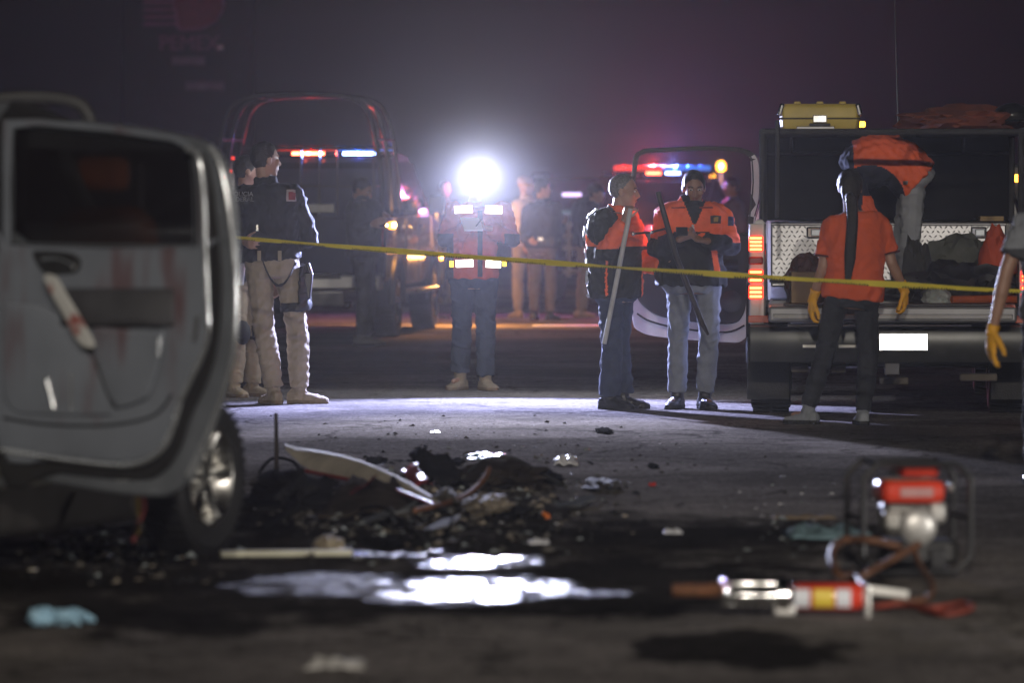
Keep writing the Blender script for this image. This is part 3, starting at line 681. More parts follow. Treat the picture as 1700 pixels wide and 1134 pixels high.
class Body:
    def __init__(s, label, feet, yaw, h=1.75, cyaw=None, hyaw=None, hpitch=0, ov=None, bw=1.0, vox=.0095, fyaw=None, skin=None, z0=0, stance=.11, Y=None, lean=0, group=None):
        s.root = empty('person', V(feet) + V((0, 0, z0)), label, 'person', group=group)
        s.o = V(feet) + V((0, 0, z0)); s.k = k = h / 1.75; s.bw = bw; s.vox = vox
        cyaw = yaw if cyaw is None else cyaw; hyaw = cyaw if hyaw is None else hyaw
        fw = lambda a: V((sin(R(a)), -cos(R(a)), 0)); lf = lambda a: V((cos(R(a)), sin(R(a)), 0))
        s.fp, s.lp, s.fc, s.lc = fw(yaw), lf(yaw), fw(cyaw), lf(cyaw)
        f, l, fc, lc = s.fp, s.lp, s.fc, s.lc
        q = lambda d, z, b=0, l=l, f=f: (l * d + f * b + UP * z) * k
        J = dict(pelvis=q(0, .95), waist=q(0, 1.09, lean * .4), chest=q(0, 1.29, lean * .8, f=fc), neck=q(0, 1.475, lean - .01, f=fc), head=q(0, 1.632, lean + .02, f=fc))
        J.update(ha=q(.088, .92), hb=q(-.088, .92), ka=q(stance * .95, .50, .03), kb=q(-stance * .95, .50, .03), aa=q(stance, .09), ab=q(-stance, .09))
        J.update(sa=q(.185 * bw, 1.41, lean, lc, fc), sb=q(-.185 * bw, 1.41, lean, lc, fc))
        J.update(ea=q(.245 * bw, 1.13, lean - .03, lc, fc), eb=q(-.245 * bw, 1.13, lean - .03, lc, fc), wa=q(.255 * bw, .88, lean + .05, lc, fc), wb=q(-.255 * bw, .88, lean + .05, lc, fc))
        for n, p in (ov or {}).items():
            if n.startswith('+'): J[n[1:]] = J[n[1:]] + V(p)
            else: J[n] = P(p[0], p[1], s.o.y + p[2]) - s.o
        s.J = J
        s.foot = {}
        for i, a in enumerate('ab'):
            fy = (fyaw[i] if fyaw else yaw + (12 if a == 'a' else -12)); s.foot[a] = fw(fy)
        s.F = fw(hyaw); s.L = lf(hyaw); hp = R(hpitch)
        s.F, s.U = (s.F * cos(hp) - UP * sin(hp)), (UP * cos(hp) + s.F * sin(hp))
        s.skin = skin or SKIN
        s.hands = {}
    def px(s, x, y, dy): return P(x, y, s.o.y + dy) - s.o
    def torso(s, t0, t1, off, n=16, step=.2):
        J, k = s.J, s.k
        pts = [J['pelvis'] - (J['waist'] - J['pelvis']).normalized() * .14 * k, J['pelvis'], J['waist'], J['chest'], J['neck']]
        tab = [(-1, .115, .095), (-.5, .165, .118), (0, .172, .122), (1, .150, .112), (1.6, .162, .122), (2, .172, .128), (2.5, .178, .118), (2.78, .150, .095), (3, .072, .070)]
        rings = []; t = t0; ts = []
        while t < t1 - 1e-3: ts.append(t); t += step
        ts.append(t1)
        sp = smoothpoly(pts, 10, closed=False)
        def at(t):
            x = min(max((t + 1) * 10, 0), len(sp) - 1); i = min(int(x), len(sp) - 2); return sp[i].lerp(sp[i + 1], x - i)
        for t in ts:
            c = at(t); tg = (at(min(t + .1, 3)) - at(max(t - .1, -1))).normalized()
            u = s.lp.lerp(s.lc, min(max(t / 2, 0), 1)); u = (u - tg * u.dot(tg)).normalized(); w = tg.cross(u)
            for i in range(len(tab) - 1):
                if tab[i][0] <= t <= tab[i + 1][0] + 1e-6:
                    a = (t - tab[i][0]) / (tab[i + 1][0] - tab[i][0]); rx = tab[i][1] * (1 - a) + tab[i + 1][1] * a; ry = tab[i][2] * (1 - a) + tab[i + 1][2] * a; break
            rx = rx * k * s.bw + off; ry = ry * k * s.bw + off
            ring = []
            for j in range(n):
                a = 6.2832 * j / n; e = .82
                ca, sa_ = cos(a), sin(a)
                ring.append(c + u * rx * math.copysign(abs(ca) ** e, ca) + w * ry * math.copysign(abs(sa_) ** e, sa_))
            rings.append(ring)
        return rings
    def hand(s, mb, a, d, n, curl=(25, 30, 20), thumb=30, r=0.0, sc=1.0):
        "five fingers on a palm; d = pointing direction, n = the way the palm faces"
        k = s.k * sc; w = s.J['w' + a]; d = V(d).normalized(); n = V(n); n = (n - d * n.dot(d)).normalized(); t = d.cross(n)
        if a == 'b': t = -t
        rg = [(-.01, .026, .021), (.02, .034, .020), (.05, .042, .018), (.085, .043, .015), (.097, .036, .011)]
        mb.loft([[w + d * h * k + (t * cos(6.2832 * j / 10) * (x + r) + n * sin(6.2832 * j / 10) * (y + r)) * k for j in range(10)] for h, x, y in rg])
        for i, (o, ln) in enumerate(((.034, .072), (.0115, .082), (-.0115, .076), (-.034, .058))):
            p = w + (d * .088 + t * o) * k; ang = 0; q = [p]; sp = (o * 2.2)
            for c, fr in zip(curl, (.45, .32, .23)):
                ang += R(c + i * 4); p = p + (d * cos(ang) + n * sin(ang) + t * sp * .35) * ln * fr * k; q.append(p)
            for i2 in range(3): mb.capsule(q[i2], q[i2 + 1], (.0098 - i2 * .0008 + r) * k, (.0090 - i2 * .0008 + r) * k, 7)
        p = w + (d * .018 + t * .028) * k; q = [p]
        for c, ln in ((thumb, .045), (thumb * .55, .034), (thumb * .3, .026)):
            p = p + (t * sin(R(c + 8)) + d * cos(R(c + 8)) + n * .35) .normalized() * ln * k; q.append(p)
        for i2 in range(3): mb.capsule(q[i2], q[i2 + 1], (.014 - i2 * .002 + r) * k, (.012 - i2 * .002 + r) * k, 7)
    def body(s, hands=None, face=True):
        J, k = s.J, s.k; mb = MB()
        mb.loft(s.torso(-.9, 3, -.004))
        for a in 'ab':
            mb.capsule(J['chest'].lerp(J['neck'], .55) + (J['s' + a] - J['neck']) * .35, J['s' + a], .065 * k, .056 * k)
            mb.capsule(J['s' + a], J['e' + a], .053 * k, .040 * k); e, w = J['e' + a], J['w' + a]
            mb.capsule(e, e.lerp(w, .4), .041 * k, .042 * k); mb.capsule(e.lerp(w, .35), w, .042 * k, .027 * k)
            h, kn, an = J['h' + a], J['k' + a], J['a' + a]
            mb.capsule(h, kn, .083 * k, .056 * k); mb.capsule(kn, kn.lerp(an, .4), .055 * k, .057 * k); mb.capsule(kn.lerp(an, .35), an, .056 * k, .038 * k)
            ft = s.foot[a]; mb.capsule(an - ft * .03 * k - UP * .042 * k, an + ft * .12 * k - UP * .05 * k, .030 * k, .022 * k)
            hd = (hands or {}).get(a)
            dd = (w - e).normalized()
            if hd is None:
                side = s.lc if a == 'a' else -s.lc
                hd = dict(d=dd, n=-side + s.fc * .3)
                s.hands[a] = hd
            else: s.hands[a] = hd
            s.hand(mb, a, **hd)
        c, Fd, Lh, U = J['head'], s.F, s.L, s.U; ax = (Lh, Fd, U)
        def hp(l, f, u): return c + (Lh * l + Fd * f + U * u) * k
        mb.capsule(J['neck'] - UP * .03 * k, hp(0, -.022, -.06), .058 * k, .054 * k)
        mb.ell(hp(0, -.008, .028), (.074 * k, .096 * k, .092 * k), ax, 16)
        mb.ell(hp(0, .022, -.04), (.060 * k, .072 * k, .075 * k), ax, 14)
        mb.ell(hp(0, .062, -.093), (.028 * k, .026 * k, .022 * k), ax)
        mb.ell(hp(0, .080, .030), (.052 * k, .014 * k, .011 * k), ax)
        mb.capsule(hp(0, .088, .018), hp(0, .110, -.026), .009 * k, .013 * k, 8)
        mb.ell(hp(0, .102, -.030), (.020 * k, .012 * k, .010 * k), ax)
        mb.ell(hp(0, .088, -.062), (.026 * k, .012 * k, .012 * k), ax)
        for q in (-1, 1):
            mb.ell(hp(q * .042, .066, -.015), (.022 * k, .022 * k, .022 * k), ax)
            mb.ell(hp(q * .078, -.012, -.005), (.009 * k, .022 * k, .034 * k), ax)
        me = voxel(mb, s.vox, 2); s.hp = hp
        lc = np.array(hp(0, .098, -.062)); 
        paint(me, lambda a: (((a - lc) ** 2).sum(1) < (.021 * k) ** 2) & (np.abs((a - lc) @ np.array(U)) < .011 * k))
        link(me, 'body', [s.skin, LIP], s.root)
        if face:
            for q in (-1, 1):
                e = MB(); e.ell(hp(q * .031, .082, .008), (.015 * k, .010 * k, .008 * k), ax, 10)
                eo = e.build('eye', EYE, s.root)
                i = MB(); i.ell(hp(q * .031, .0905, .008), (.0055 * k, .0035 * k, .0055 * k), ax, 8); i.build('iris', IRIS, eo)
                b = MB(); b.tube([hp(q * .014, .094, .027), hp(q * .032, .092, .033), hp(q * .050, .078, .027)], .0038 * k, 6); b.build('eyebrow', HAIR, s.root)
        return s
    def hair(s, m=None, front=.02, low=-.075, puff=1.0, name='hair'):
        k = s.k; hp = s.hp; mb = MB(); mb.ell(hp(0, -.012, .03), (.082 * k * puff, .103 * k * puff, .099 * k * puff), (s.L, s.F, s.U), 36)
        me = mb.mesh('hair'); bm = bmesh.new(); bm.from_mesh(me); bmesh.ops.subdivide_edges(bm, edges=bm.edges, cuts=1, use_grid_fill=True); c = s.J['head']
        kill = []
        for fc in bm.faces:
            p = (fc.calc_center_median() - c) / k; f, u, l = p.dot(s.F), p.dot(s.U), abs(p.dot(s.L))
            if u < low or (f - .62 * u) > front or (u < -.01 and f > -.03): kill.append(fc)
        bmesh.ops.delete(bm, geom=kill, context='FACES')
        bmesh.ops.solidify(bm, geom=bm.faces[:], thickness=.008)
        bm.to_mesh(me); bm.free(); wrinkle(me, .003, 3, .02, .05)
        return link(me, name, m or HAIR, s.root)
    def cap(s, m, brim=True):
        k = s.k; hp = s.hp; mb = MB()
        rings = []
        for u, r in ((.035, 1.0), (.06, 1.02), (.09, .93), (.115, .72), (.13, .4), (.135, .08)):
            rings.append([hp(.083 * r * cos(6.2832 * j / 18), -.01 + .103 * r * sin(6.2832 * j / 18), u) for j in range(18)])
        mb.loft(rings)
        o = mb.build('cap', m, s.root)
        if brim:
            b = MB(); rg = []
            for f, w in ((.07, .072), (.11, .07), (.15, .056), (.17, .03)):
                rg.append([hp(w * x, f, .042 - (f - .07) * .25 - .012 * x * x + z) for x, z in ((-1, 0), (-.5, 0), (0, 0), (.5, 0), (1, 0), (1, .006), (.5, .006), (0, .006), (-.5, .006), (-1, .006))])
            b.loft(rg); b.build('brim', m, o)
        return o
    def top(s, name, mats, fn=None, off=.028, t0=-.35, sleeve=1.0, amp=.007, collar=True, seed=1, cuff=.040, arm=.062, t1=2.93):
        J, k = s.J, s.k; mb = MB(); mb.loft(s.torso(t0, t1, off * k))
        for a in 'ab':
            S, E, Wr = J['s' + a], J['e' + a], J['w' + a]
            mb.capsule(J['chest'].lerp(J['neck'], .62) + (S - J['neck']) * .3, S, .078 * k, .070 * k)
            if sleeve <= 0: continue
            if sleeve <= .8:
                e = S.lerp(E, sleeve); t = (E - S).normalized(); u, w = frame_of(t)
                mb.capsule(S, S.lerp(E, sleeve * .4), .070 * k, .068 * k)
                mb.loft([[p + (u * cos(.5236 * j) + w * sin(.5236 * j)) * r * k for j in range(12)] for p, r in ((S.lerp(E, .1), .066), (e, .075))])
            else:
                mb.capsule(S, E, (arm + .008) * k, arm * k)
                t = (Wr - E).normalized(); u, w = frame_of(t); e = E.lerp(Wr, sleeve - .02)
                mb.loft([[p + (u * cos(.5236 * j) + w * sin(.5236 * j)) * r * k for j in range(12)] for p, r in ((E, arm - .002), (E.lerp(Wr, .45), arm - .004), (e, cuff))])
        if collar:
            n = J['neck']; tg = (J['neck'] - J['chest']).normalized(); u, w = frame_of(tg)
            mb.loft([[n + tg * h * k + (u * cos(.393 * j) + w * sin(.393 * j)) * r * k for j in range(16)] for h, r in ((-.05, .095), (.0, .082), (.045, .076))])
        me = voxel(mb, s.vox, 2); wrinkle(me, amp, seed)
        if fn: paint(me, fn)
        s.topmesh = me
        return link(me, name, mats, s.root)
    def trousers(s, m, off=1.0, amp=.007, seed=2, cuff=.058, name='trousers', top=.55):
        J, k = s.J, s.k; mb = MB(); mb.loft(s.torso(-.85, top, .014 * k))
        for a in 'ab':
            h, kn, an = J['h' + a], J['k' + a], J['a' + a]
            mb.capsule(h, kn, .100 * k * off, .074 * k * off); t = (an - kn).normalized(); u, w = frame_of(t)
            mb.loft([[p + (u * cos(.5236 * j) + w * sin(.5236 * j)) * r * k * off for j in range(12)] for p, r in ((kn, .073), (kn.lerp(an, .4), .074), (an.lerp(kn, .05), cuff))])
        me = voxel(mb, s.vox, 2); wrinkle(me, amp, seed, flat=(.6, .6, 1.2))
        s.legmesh = me
        return link(me, name, m, s.root)
    def shoes(s, mats, high=.13, big=1.0, name='boot'):
        k = s.k
        for a in 'ab':
            an, ft = s.J['a' + a], s.foot[a]; mb = MB(); b = an - UP * an.z
            sd = ft.cross(UP)
            rg = []
            for d, w, h in ((-.085, .030, .075), (-.06, .040, .095), (0, .042, .10), (.07, .046, .075), (.13, .050, .058), (.175, .044, .048), (.20, .024, .036)):
                rg.append([b + ft * d * k + (sd * x * w * big + UP * z * h) * k for x, z in ((-1, .0), (1, .0), (1.02, .35), (.85, .8), (.4, 1), (-.4, 1), (-.85, .8), (-1.02, .35))])
            mb.loft(rg)
            u2 = UP; mb.capsule(an - UP * .02 * k, an + (s.J['k' + a] - an).normalized() * high * k, .046 * k * big, .052 * k * big, 12)
            me = voxel(mb, .008, 2); wrinkle(me, .003, 5, .03, .08)
            paint(me, lambda p: p[:, 2] < .028 * k)
            link(me, name, mats, s.root)
    def gloves(s, m, cuffm=None, sc=1.12, cuff=.07):
        for a in 'ab':
            mb = MB(); s.hand(mb, a, **{**s.hands[a], 'r': .0045, 'sc': sc}); w = s.J['w' + a]; d = (s.J['w' + a] - s.J['e' + a]).normalized()
            u, v = frame_of(d)
            mb.loft([[w + d * h * s.k + (u * cos(.5236 * j) + v * sin(.5236 * j)) * r * s.k for j in range(12)] for h, r in ((-cuff, .043), (-.03, .036), (.03, .034))])
            me = voxel(mb, .0075, 2); wrinkle(me, .003, 8, .02, .06)
            g = link(me, 'glove', [m], s.root)
    def strip(s, me, name, m, lo, hi, off=.004):
        p = boxpatch(me, lo, hi, off)
        if len(p.polygons): return link(p, name, m, s.root)

def held(name, m, label, cat, pts, r, n=10):
    mb = MB(); mb.tube(pts, r, n); o = mb.build(name, m); return tag(o, label, cat)

ORANGE = mat('orange_cloth', (.80, .125, .035), .8, var=.16, scale=7, bump=.35, bscale=220)
ORANGE_TEE = mat('orange_cotton', (.62, .095, .025), .9, var=.12, scale=7, bump=.3, bscale=260)
ORANGE_VEST = mat('orange_mesh_cloth', (.46, .075, .03), .85, var=.15, scale=9, bump=.35, bscale=220)
BLACK = mat('black_cloth', (.012, .012, .014), .85, var=.3, bump=.3, bscale=200)
NAVY = mat('navy_cloth', (.014, .017, .034), .85, var=.3, bump=.3, bscale=200)
KHAKI = mat('khaki_cloth', (.27, .22, .145), .9, var=.12, scale=9, bump=.35, bscale=260)
DENIM = mat('pale_denim', (.18, .195, .22), .9, var=.22, scale=9, bump=.4, bscale=300)
DENIM_DARK = mat('dark_denim', (.030, .040, .070), .9, var=.25, scale=9, bump=.4, bscale=300)
LEGGING = mat('charcoal_knit', (.018, .020, .026), .85, var=.2)
TANBOOT = mat('tan_suede', (.26, .21, .135), .9, var=.22, scale=16, bump=.3)
TANSOLE = mat('tan_rubber', (.17, .125, .075), .8, var=.2)
BLACKBOOT = mat('black_leather', (.014, .013, .013), .38, var=.3, bump=.2)
RUBBER = mat('black_rubber', (.014, .014, .015), .7, var=.3, bump=.3, bscale=90)
REFLECT = mat('reflective_tape', (.95, .95, .92), .28, 1.0, var=.03)
REFLECT_Y = mat('yellow_reflective_tape', (1.0, .55, .03), .30, 1.0, var=.06)
GLOVE = mat('yellow_glove_leather', (.72, .36, .02), .7, var=.15, scale=14, bump=.3)
GREYCLOTH = mat('grey_cloth', (.22, .235, .26), .9, var=.15, bump=.3, bscale=220)
PATCHRED = mat('red_badge', (.22, .03, .035), .8)
BADGEWHITE = mat('white_badge', (.36, .30, .29), .8)
METAL = mat('brushed_steel', (.62, .62, .60), .28, 1.0, var=.12, rvar=.1)
PAPER = mat('paper', (.72, .71, .68), .8, var=.06)

# --- officer with khaki trousers, seen from behind
feet = G(468, 671)
o = Body('officer in black shirt and khaki trousers, back turned, coiled lanyard at the hip', feet, 170, 1.90, cyaw=168, hyaw=120, vox=.009, fyaw=(205, 92),
    ov=dict(head=(441, 266, 0), neck=(442, 304, 0), chest=(447, 350, 0), waist=(450, 402, 0), pelvis=(452, 430, 0),
            sa=(404, 322, .02), sb=(489, 322, -.02), ea=(388, 398, -.05), wa=(408, 402, -.32), eb=(514, 396, .05), wb=(492, 402, .32),
            ha=(430, 442, 0), hb=(474, 442, 0), ka=(438, 545, .0), kb=(494, 550, 0), aa=(455, 648, .0), ab=(497, 647, .05)))
o.body(face=False); o.hair(front=-.005, low=-.055)
t = o.top('shirt', [BLACK], off=.034, t0=-.05, seed=4, amp=.009, arm=.066)
tr = o.trousers(KHAKI, 1.02, seed=7, amp=.008, cuff=.066)
o.shoes([TANBOOT, TANSOLE], .16, 1.08)
kk = o.k
b = MB(); b.loft([[q for q in r] for r in o.torso(.12, .38, .032)]); b.build('belt', BLACK, o.root)
for x in (432, 466):
    q = o.px(x, 424, 0); lp = MB()
    lp.box((q.x, o.J['pelvis'].y - .178, q.z), (.028, .012, .075)); lp.build('belt_loop', KHAKI, o.root, bevel=.003)
o.strip(o.legmesh, 'holster', BLACKBOOT, (o.px(492, 0, 0).x, None, o.px(0, 512, 0).z), (None, None, o.px(0, 440, 0).z), .03)
hs = MB(); hs.box(o.px(511, 474, -.02), (.062, .11, .20), ry=.10); hs.box(o.px(513, 446, -.02), (.035, .06, .09), ry=-.3)
hs.build('pistol', BLACKBOOT, o.root, bevel=.012)
th = o.strip(o.legmesh, 'thigh_strap', BLACK, (o.px(468, 0, 0).x, None, o.px(0, 517, 0).z), (None, None, o.px(0, 502, 0).z), .008)
ln = MB(); pts = []
for i in range(160):
    a = i / 159; x = 434 + 58 * a; y = 424 + 4 * a + 52 * (1 - (2 * a - 1.12) ** 2 if False else math.sin(min(a * 1.05, 1) * 3.0) ** .8 * .92); ph = i * 1.5
    pts.append(o.px(x, y, -.215 - .02 * math.sin(a * 3.1)) + V((0, sin(ph) * .009, cos(ph) * .009)))
ln.tube(pts, .0042, 5); ln.build('coiled_lanyard', RUBBER, o.root)
bd = MB(); q = o.px(486, 327, 0); s_ = o.J['sb']
bp = boxpatch(o.topmesh, (o.px(476, 0, 0).x, None, o.px(0, 334, 0).z), (o.px(491, 0, 0).x, s_.y, o.px(0, 315, 0).z), .004); link(bp, 'shoulder_badge', BADGEWHITE, o.root)
bp = boxpatch(o.topmesh, (o.px(479, 0, 0).x, None, o.px(0, 332, 0).z), (o.px(489, 0, 0).x, s_.y, o.px(0, 320, 0).z), .008); link(bp, 'shoulder_badge', PATCHRED, o.root)
for y, tx in ((322, 'POLICIA'), (331, 'FEDERAL')):
    c = o.px(402, y, 0)
    me = text_mesh(tx, .048, lambda a, b_, d: V((c.x + a, -.5 - d, c.z + b_)), .001)
    # lay the print on the cloth
    from mathutils.bvhtree import BVHTree
    tree = BVHTree.FromPolygons([v.co for v in o.topmesh.vertices], [p.vertices[:] for p in o.topmesh.polygons])
    for v in me.vertices:
        hit = tree.ray_cast(V((v.co.x, -2, v.co.z)), V((0, 1, 0)))[0]
        v.co.y = (hit.y if hit else -.1) - .004 - (v.co.y + .5) * -1
    link(me, 'printed_lettering', mat('white_print', (.30, .30, .30), .8), o.root, smooth=False)
bd = MB(); bd.box(o.px(427, 378, -.20), (.02, .01, .05)); bd.build('radio_clip', METAL, o.root, bevel=.003)

# --- second officer, mostly hidden by the first
o = Body('officer with black knee pads half hidden behind his colleague by the grey car door', G(404, 659), 40, 1.74, hyaw=105, vox=.011, ov=dict(head=(411, 284, 0)), stance=.09)
o.body(); o.hair(); o.top('shirt', [BLACK], seed=5)
o.trousers(KHAKI, 1.05, seed=9, cuff=.066); o.shoes([TANBOOT, TANSOLE], .15, 1.05)
for a in 'ab':
    kn = o.J['k' + a]; kp = MB(); kp.ell(kn + o.fp * .055, (.075, .05, .10), None, 12); kp.tube([kn + V((.085 * cos(j * .5236), .085 * sin(j * .5236), -.04)) for j in range(12)], .014, 6, close=True)
    kp.build('knee_pad', RUBBER, o.root)
c = MB(); n = o.J['neck']; c.loft([[n + V((cos(j * .393) * r, sin(j * .393) * r, h)) for j in range(16)] for h, r in ((-.05, .10), (.02, .082))]); c.build('collar', BADGEWHITE, o.root)
pl = MB(); pl.box(o.px(401, 455, -.16), (.05, .03, .17), ry=.1); pl.build('bright_box', REFLECT, o.root, bevel=.008)  # small bright metal box at the trouser edge

# --- dark officer by the pickup
o = Body('officer in all black clothes in profile reading papers beside the dark pickup', G(604, 574), 78, 1.76, hyaw=70, hpitch=22, vox=.011, bw=1.12, skin=SKIN,
    ov=dict(head=(601, 316, .0), eb=(590, 384, -.18), wb=(618, 372, -.3), ea=(604, 384, .2), wa=(628, 366, .16)), stance=.1)
o.body(); o.hair(); CHAR = mat('charcoal_cloth', (.03, .03, .033), .9, var=.3, bump=.3, bscale=200)
o.top('jacket', [CHAR], off=.045, seed=6); o.trousers(CHAR, 1.05, seed=3)
o.shoes([mat('grey_suede', (.10, .10, .10), .8), RUBBER])
wb = o.J['wb']; pp = MB(); pp.box(wb + V((.13, .06, .015)), (.21, .15, .004), ry=-.25); 
tag(pp.build('sheet_of_paper', mat('dim_paper', (.05, .05, .05), .8)), 'sheet of paper held by the black clad officer', 'paper').location = o.o

# --- rescuer with the head torch
o = Body('rescuer in orange vest and navy trousers wearing a glaring head torch and writing notes', G(784, 648), 0, 1.72, vox=.009, fyaw=(22, -26), hpitch=8, bw=1.08,
    ov=dict(head=(795, 296, 0), sa=(836, 347, 0), sb=(753, 347, 0), ea=(852, 398, -.04), eb=(738, 398, -.04), wa=(816, 380, -.30), wb=(774, 380, -.30),
            ka=(806, 540, 0), kb=(767, 540, 0), aa=(806, 630, -.05), ab=(764, 622, .05), ha=(807, 455, 0), hb=(768, 455, 0)))
hn = dict(d=(-.8, -.3, .15), n=(-.2, .2, 1), curl=(35, 40, 25)); hn2 = dict(d=(.8, -.3, .1), n=(.1, -.1, 1), curl=(20, 25, 20))
o.body({'a': hn, 'b': hn2}); o.hair()
CUF = mat('dark_brown_cloth', (.035, .02, .017), .85, var=.3)
fz = lambda a: np.where((np.abs(a[:, 0] - o.px(795, 0, 0).x) > .20) & (a[:, 2] < o.px(0, 388, 0).z), 1, 0)
o.top('vest', [ORANGE_VEST, CUF], fn=fz, off=.036, t0=-.3, seed=12, amp=.008)
o.trousers(mat('navy_jean', (.030, .040, .065), .9, var=.2, bump=.3, bscale=260), 1.1, seed=14, cuff=.07); o.shoes([TANBOOT, TANSOLE], .1, 1.12)
cx = o.px(0, 0, 0)
def fstrip(x0, x1, y0, y1, m, name='reflective_strip', off=.005):
    o.strip(o.topmesh, name, m, (o.px(x0, 0, 0).x, None, o.px(0, y1, 0).z), (o.px(x1, 0, 0).x, 0.0, o.px(0, y0, 0).z), off)
def vstrip(x0, x1, y0, y1, m, tilt=0):
    from mathutils.bvhtree import BVHTree
    tree = BVHTree.FromPolygons([v.co for v in o.topmesh.vertices], [p.vertices[:] for p in o.topmesh.polygons])
    c = o.px((x0 + x1) / 2, (y0 + y1) / 2, -.2); ys = []
    for x in (x0, (x0 + x1) / 2, x1):
        for y in (y0, y1):
            q = o.px(x, y, -.2); hit = tree.ray_cast(V((q.x, -2, q.z)), V((0, 1, 0)))[0]
            if hit: ys.append(hit.y)
    mb = MB(); mb.box((c.x, (min(ys) if ys else -.05) - .004, c.z), ((x1 - x0) / 214, .008, (y1 - y0) / 214), rz=R(1.0), rx=R(-5.2), ry=R(tilt)); mb.build('reflective_strip', m, o.root, bevel=.002)
vstrip(754, 785, 341, 354, REFLECT, -3); vstrip(805, 834, 341, 355, REFLECT, 2)
vstrip(756, 786, 431, 444, REFLECT, -2); vstrip(806, 832, 432, 445, REFLECT, 3)
vstrip(746, 753, 433, 444, REFLECT_Y); vstrip(834, 841, 431, 443, REFLECT_Y)
fstrip(793, 801, 350, 459, BLACK, 'zip_placket', .003)
for x0, x1 in ((762, 786), (806, 830)):
    fstrip(x0, x1, 364, 400, mat('vest_pocket_cloth', (.40, .07, .035), .85), 'chest_pocket', .010)
hb = MB(); n_ = 20
hb.loft([[o.hp(.083 * cos(6.2832 * j / n_), -.008 + .106 * sin(6.2832 * j / n_), u) for j in range(n_)] for u in (.035, .065)], cap=False); hb.build('head_strap', BLACK, o.root)
tl = TORCH - o.o
hd = MB(); hd.lathe([(.05, .10), (.075, .05), (.089, .0), (.089, -.01)], tl + V((0, -.045, 0)), (0, 1, 0)); tb = hd.build('torch_housing', RUBBER, o.root)
ls = MB(); ls.lathe([(.085, 0), (.074, -.012), (.04, -.020), (.002, -.022)], tl + V((0, -.046, 0)), (0, 1, 0)); ls.build('torch_lens', glow('torch_glow', (.93, .96, 1.0), 60), tb)  # lens drawn oversized to take in the glare of the torch
np_ = MB(); q = o.px(783, 372, -.40); np_.box(q, (.15, .20, .012), rx=.5, rz=.2)
nb = np_.build('notepad', PAPER, bevel=.002); nb.location = o.o; tag(nb, 'white notepad held open by the rescuer with the head torch', 'notepad')
pen = MB(); pen.tube([o.px(800, 362, -.42), o.px(790, 376, -.44)], .005, 6); pn = pen.build('pen', BLACK); pn.location = o.o; tag(pn, 'thin dark pen in the hand above the white notepad', 'pen')

# --- group in the distance
FAR = .014
o = Body('distant person in pale cap and long pale sleeves with khaki trousers', G(874, 528), 200, 1.74, hyaw=110, vox=FAR, ov=dict(ea=(866, 372, -.05), wa=(871, 405, -.2), sa=(868, 345, 0)))
o.body(); o.top('shirt', [mat('pale_cotton', (.48, .42, .46), .85)]); o.trousers(KHAKI, 1.0); o.shoes([TANBOOT, TANSOLE]); o.cap(mat('lilac_cap', (.30, .26, .34), .85))
o = Body('distant officer in dark uniform seen from behind with a gun belt around the waist', G(900, 531), 160, 1.70, cyaw=160, hyaw=100, vox=FAR, bw=1.1, ov=dict(ea=(868, 395, 0), wa=(880, 400, -.22), sa=(874, 350, 0), eb=(925, 395, .05), wb=(936, 372, .15)))
o.body(); o.hair(); o.top('shirt', [mat('slate_cloth', (.022, .022, .030), .9)], off=.045); o.trousers(mat('taupe_cloth', (.085, .072, .070), .9), 1.05); o.shoes([BLACKBOOT, RUBBER])
b = MB(); b.loft(o.torso(.15, .5, .05)); bl = b.build('gun_belt', BLACKBOOT, o.root)
for dx in (-.13, -.02, .12):
    p = MB(); p.box(o.J['pelvis'] + V((dx, -.185, .03)), (.055, .04, .10)); p.build('belt_pouch', BLACKBOOT, o.root, bevel=.008)
p = MB(); p.box(o.J['pelvis'] + V((-.02, -.207, .06)), (.07, .012, .045)); p.build('handcuffs', METAL, o.root, bevel=.006)
o = Body('distant officer in dark jacket and peaked cap facing sideways behind the grey haired rescuer', G(972, 527), 70, 1.72, hyaw=82, vox=FAR, ov=dict(head=(990, 322, 0), ka=(968, 465, 0), aa=(964, 516, 0)))
o.body(); o.hair(); o.top('jacket', [NAVY], off=.04); o.trousers(KHAKI, 1.0); o.shoes([TANBOOT, TANSOLE]); o.cap(NAVY)
o = Body('distant person in khaki trousers standing in the glare beyond the pickup bonnet', G(738, 503), 30, 1.70, vox=FAR)
o.body(); o.hair(); o.top('jacket', [BLACK]); o.trousers(KHAKI, 1.0); o.shoes([TANBOOT, TANSOLE])
o = Body('distant person in dark clothes lit violet beyond the open truck door', G(1216, 517), -70, 1.72, vox=FAR)
o.body(); o.hair(); o.top('jacket', [mat('grey_blue_cloth', (.10, .10, .16), .85)]); o.trousers(BLACK); o.shoes([BLACKBOOT, RUBBER])

# --- grey haired rescuer with the pale pole
o = Body('grey haired rescuer in orange and black jacket standing sideways, pale pole in hand', G(1022, 679), 62, 1.77, hyaw=82, hpitch=4, vox=.009, bw=1.12, skin=SKIN, fyaw=(75, 55),
    ov=dict(head=(1036, 318, .0), neck=(1026, 352, 0), sa=(1044, 362, .17), sb=(1002, 362, -.17), eb=(1002, 424, -.30), wb=(1037, 366, -.43), ea=(1072, 440, .16), wa=(1099, 440, -.05),
            pelvis=(1022, 472, 0), waist=(1021, 440, 0), chest=(1020, 395, 0), ka=(1028, 575, .06), kb=(1016, 578, -.06), aa=(1034, 658, .05), ab=(1012, 662, -.08)))
o.body({'b': dict(d=(.25, -.1, 1), n=(.7, .5, 0), curl=(50, 60, 40)), 'a': dict(d=(.8, -.35, .15), n=(-.2, -.2, 1), curl=(55, 55, 35))}); o.hair(HAIR_GREY, front=-.012, low=-.05)
gx = lambda x: o.px(x, 0, 0).x
gz = lambda y: o.px(0, y, 0).z
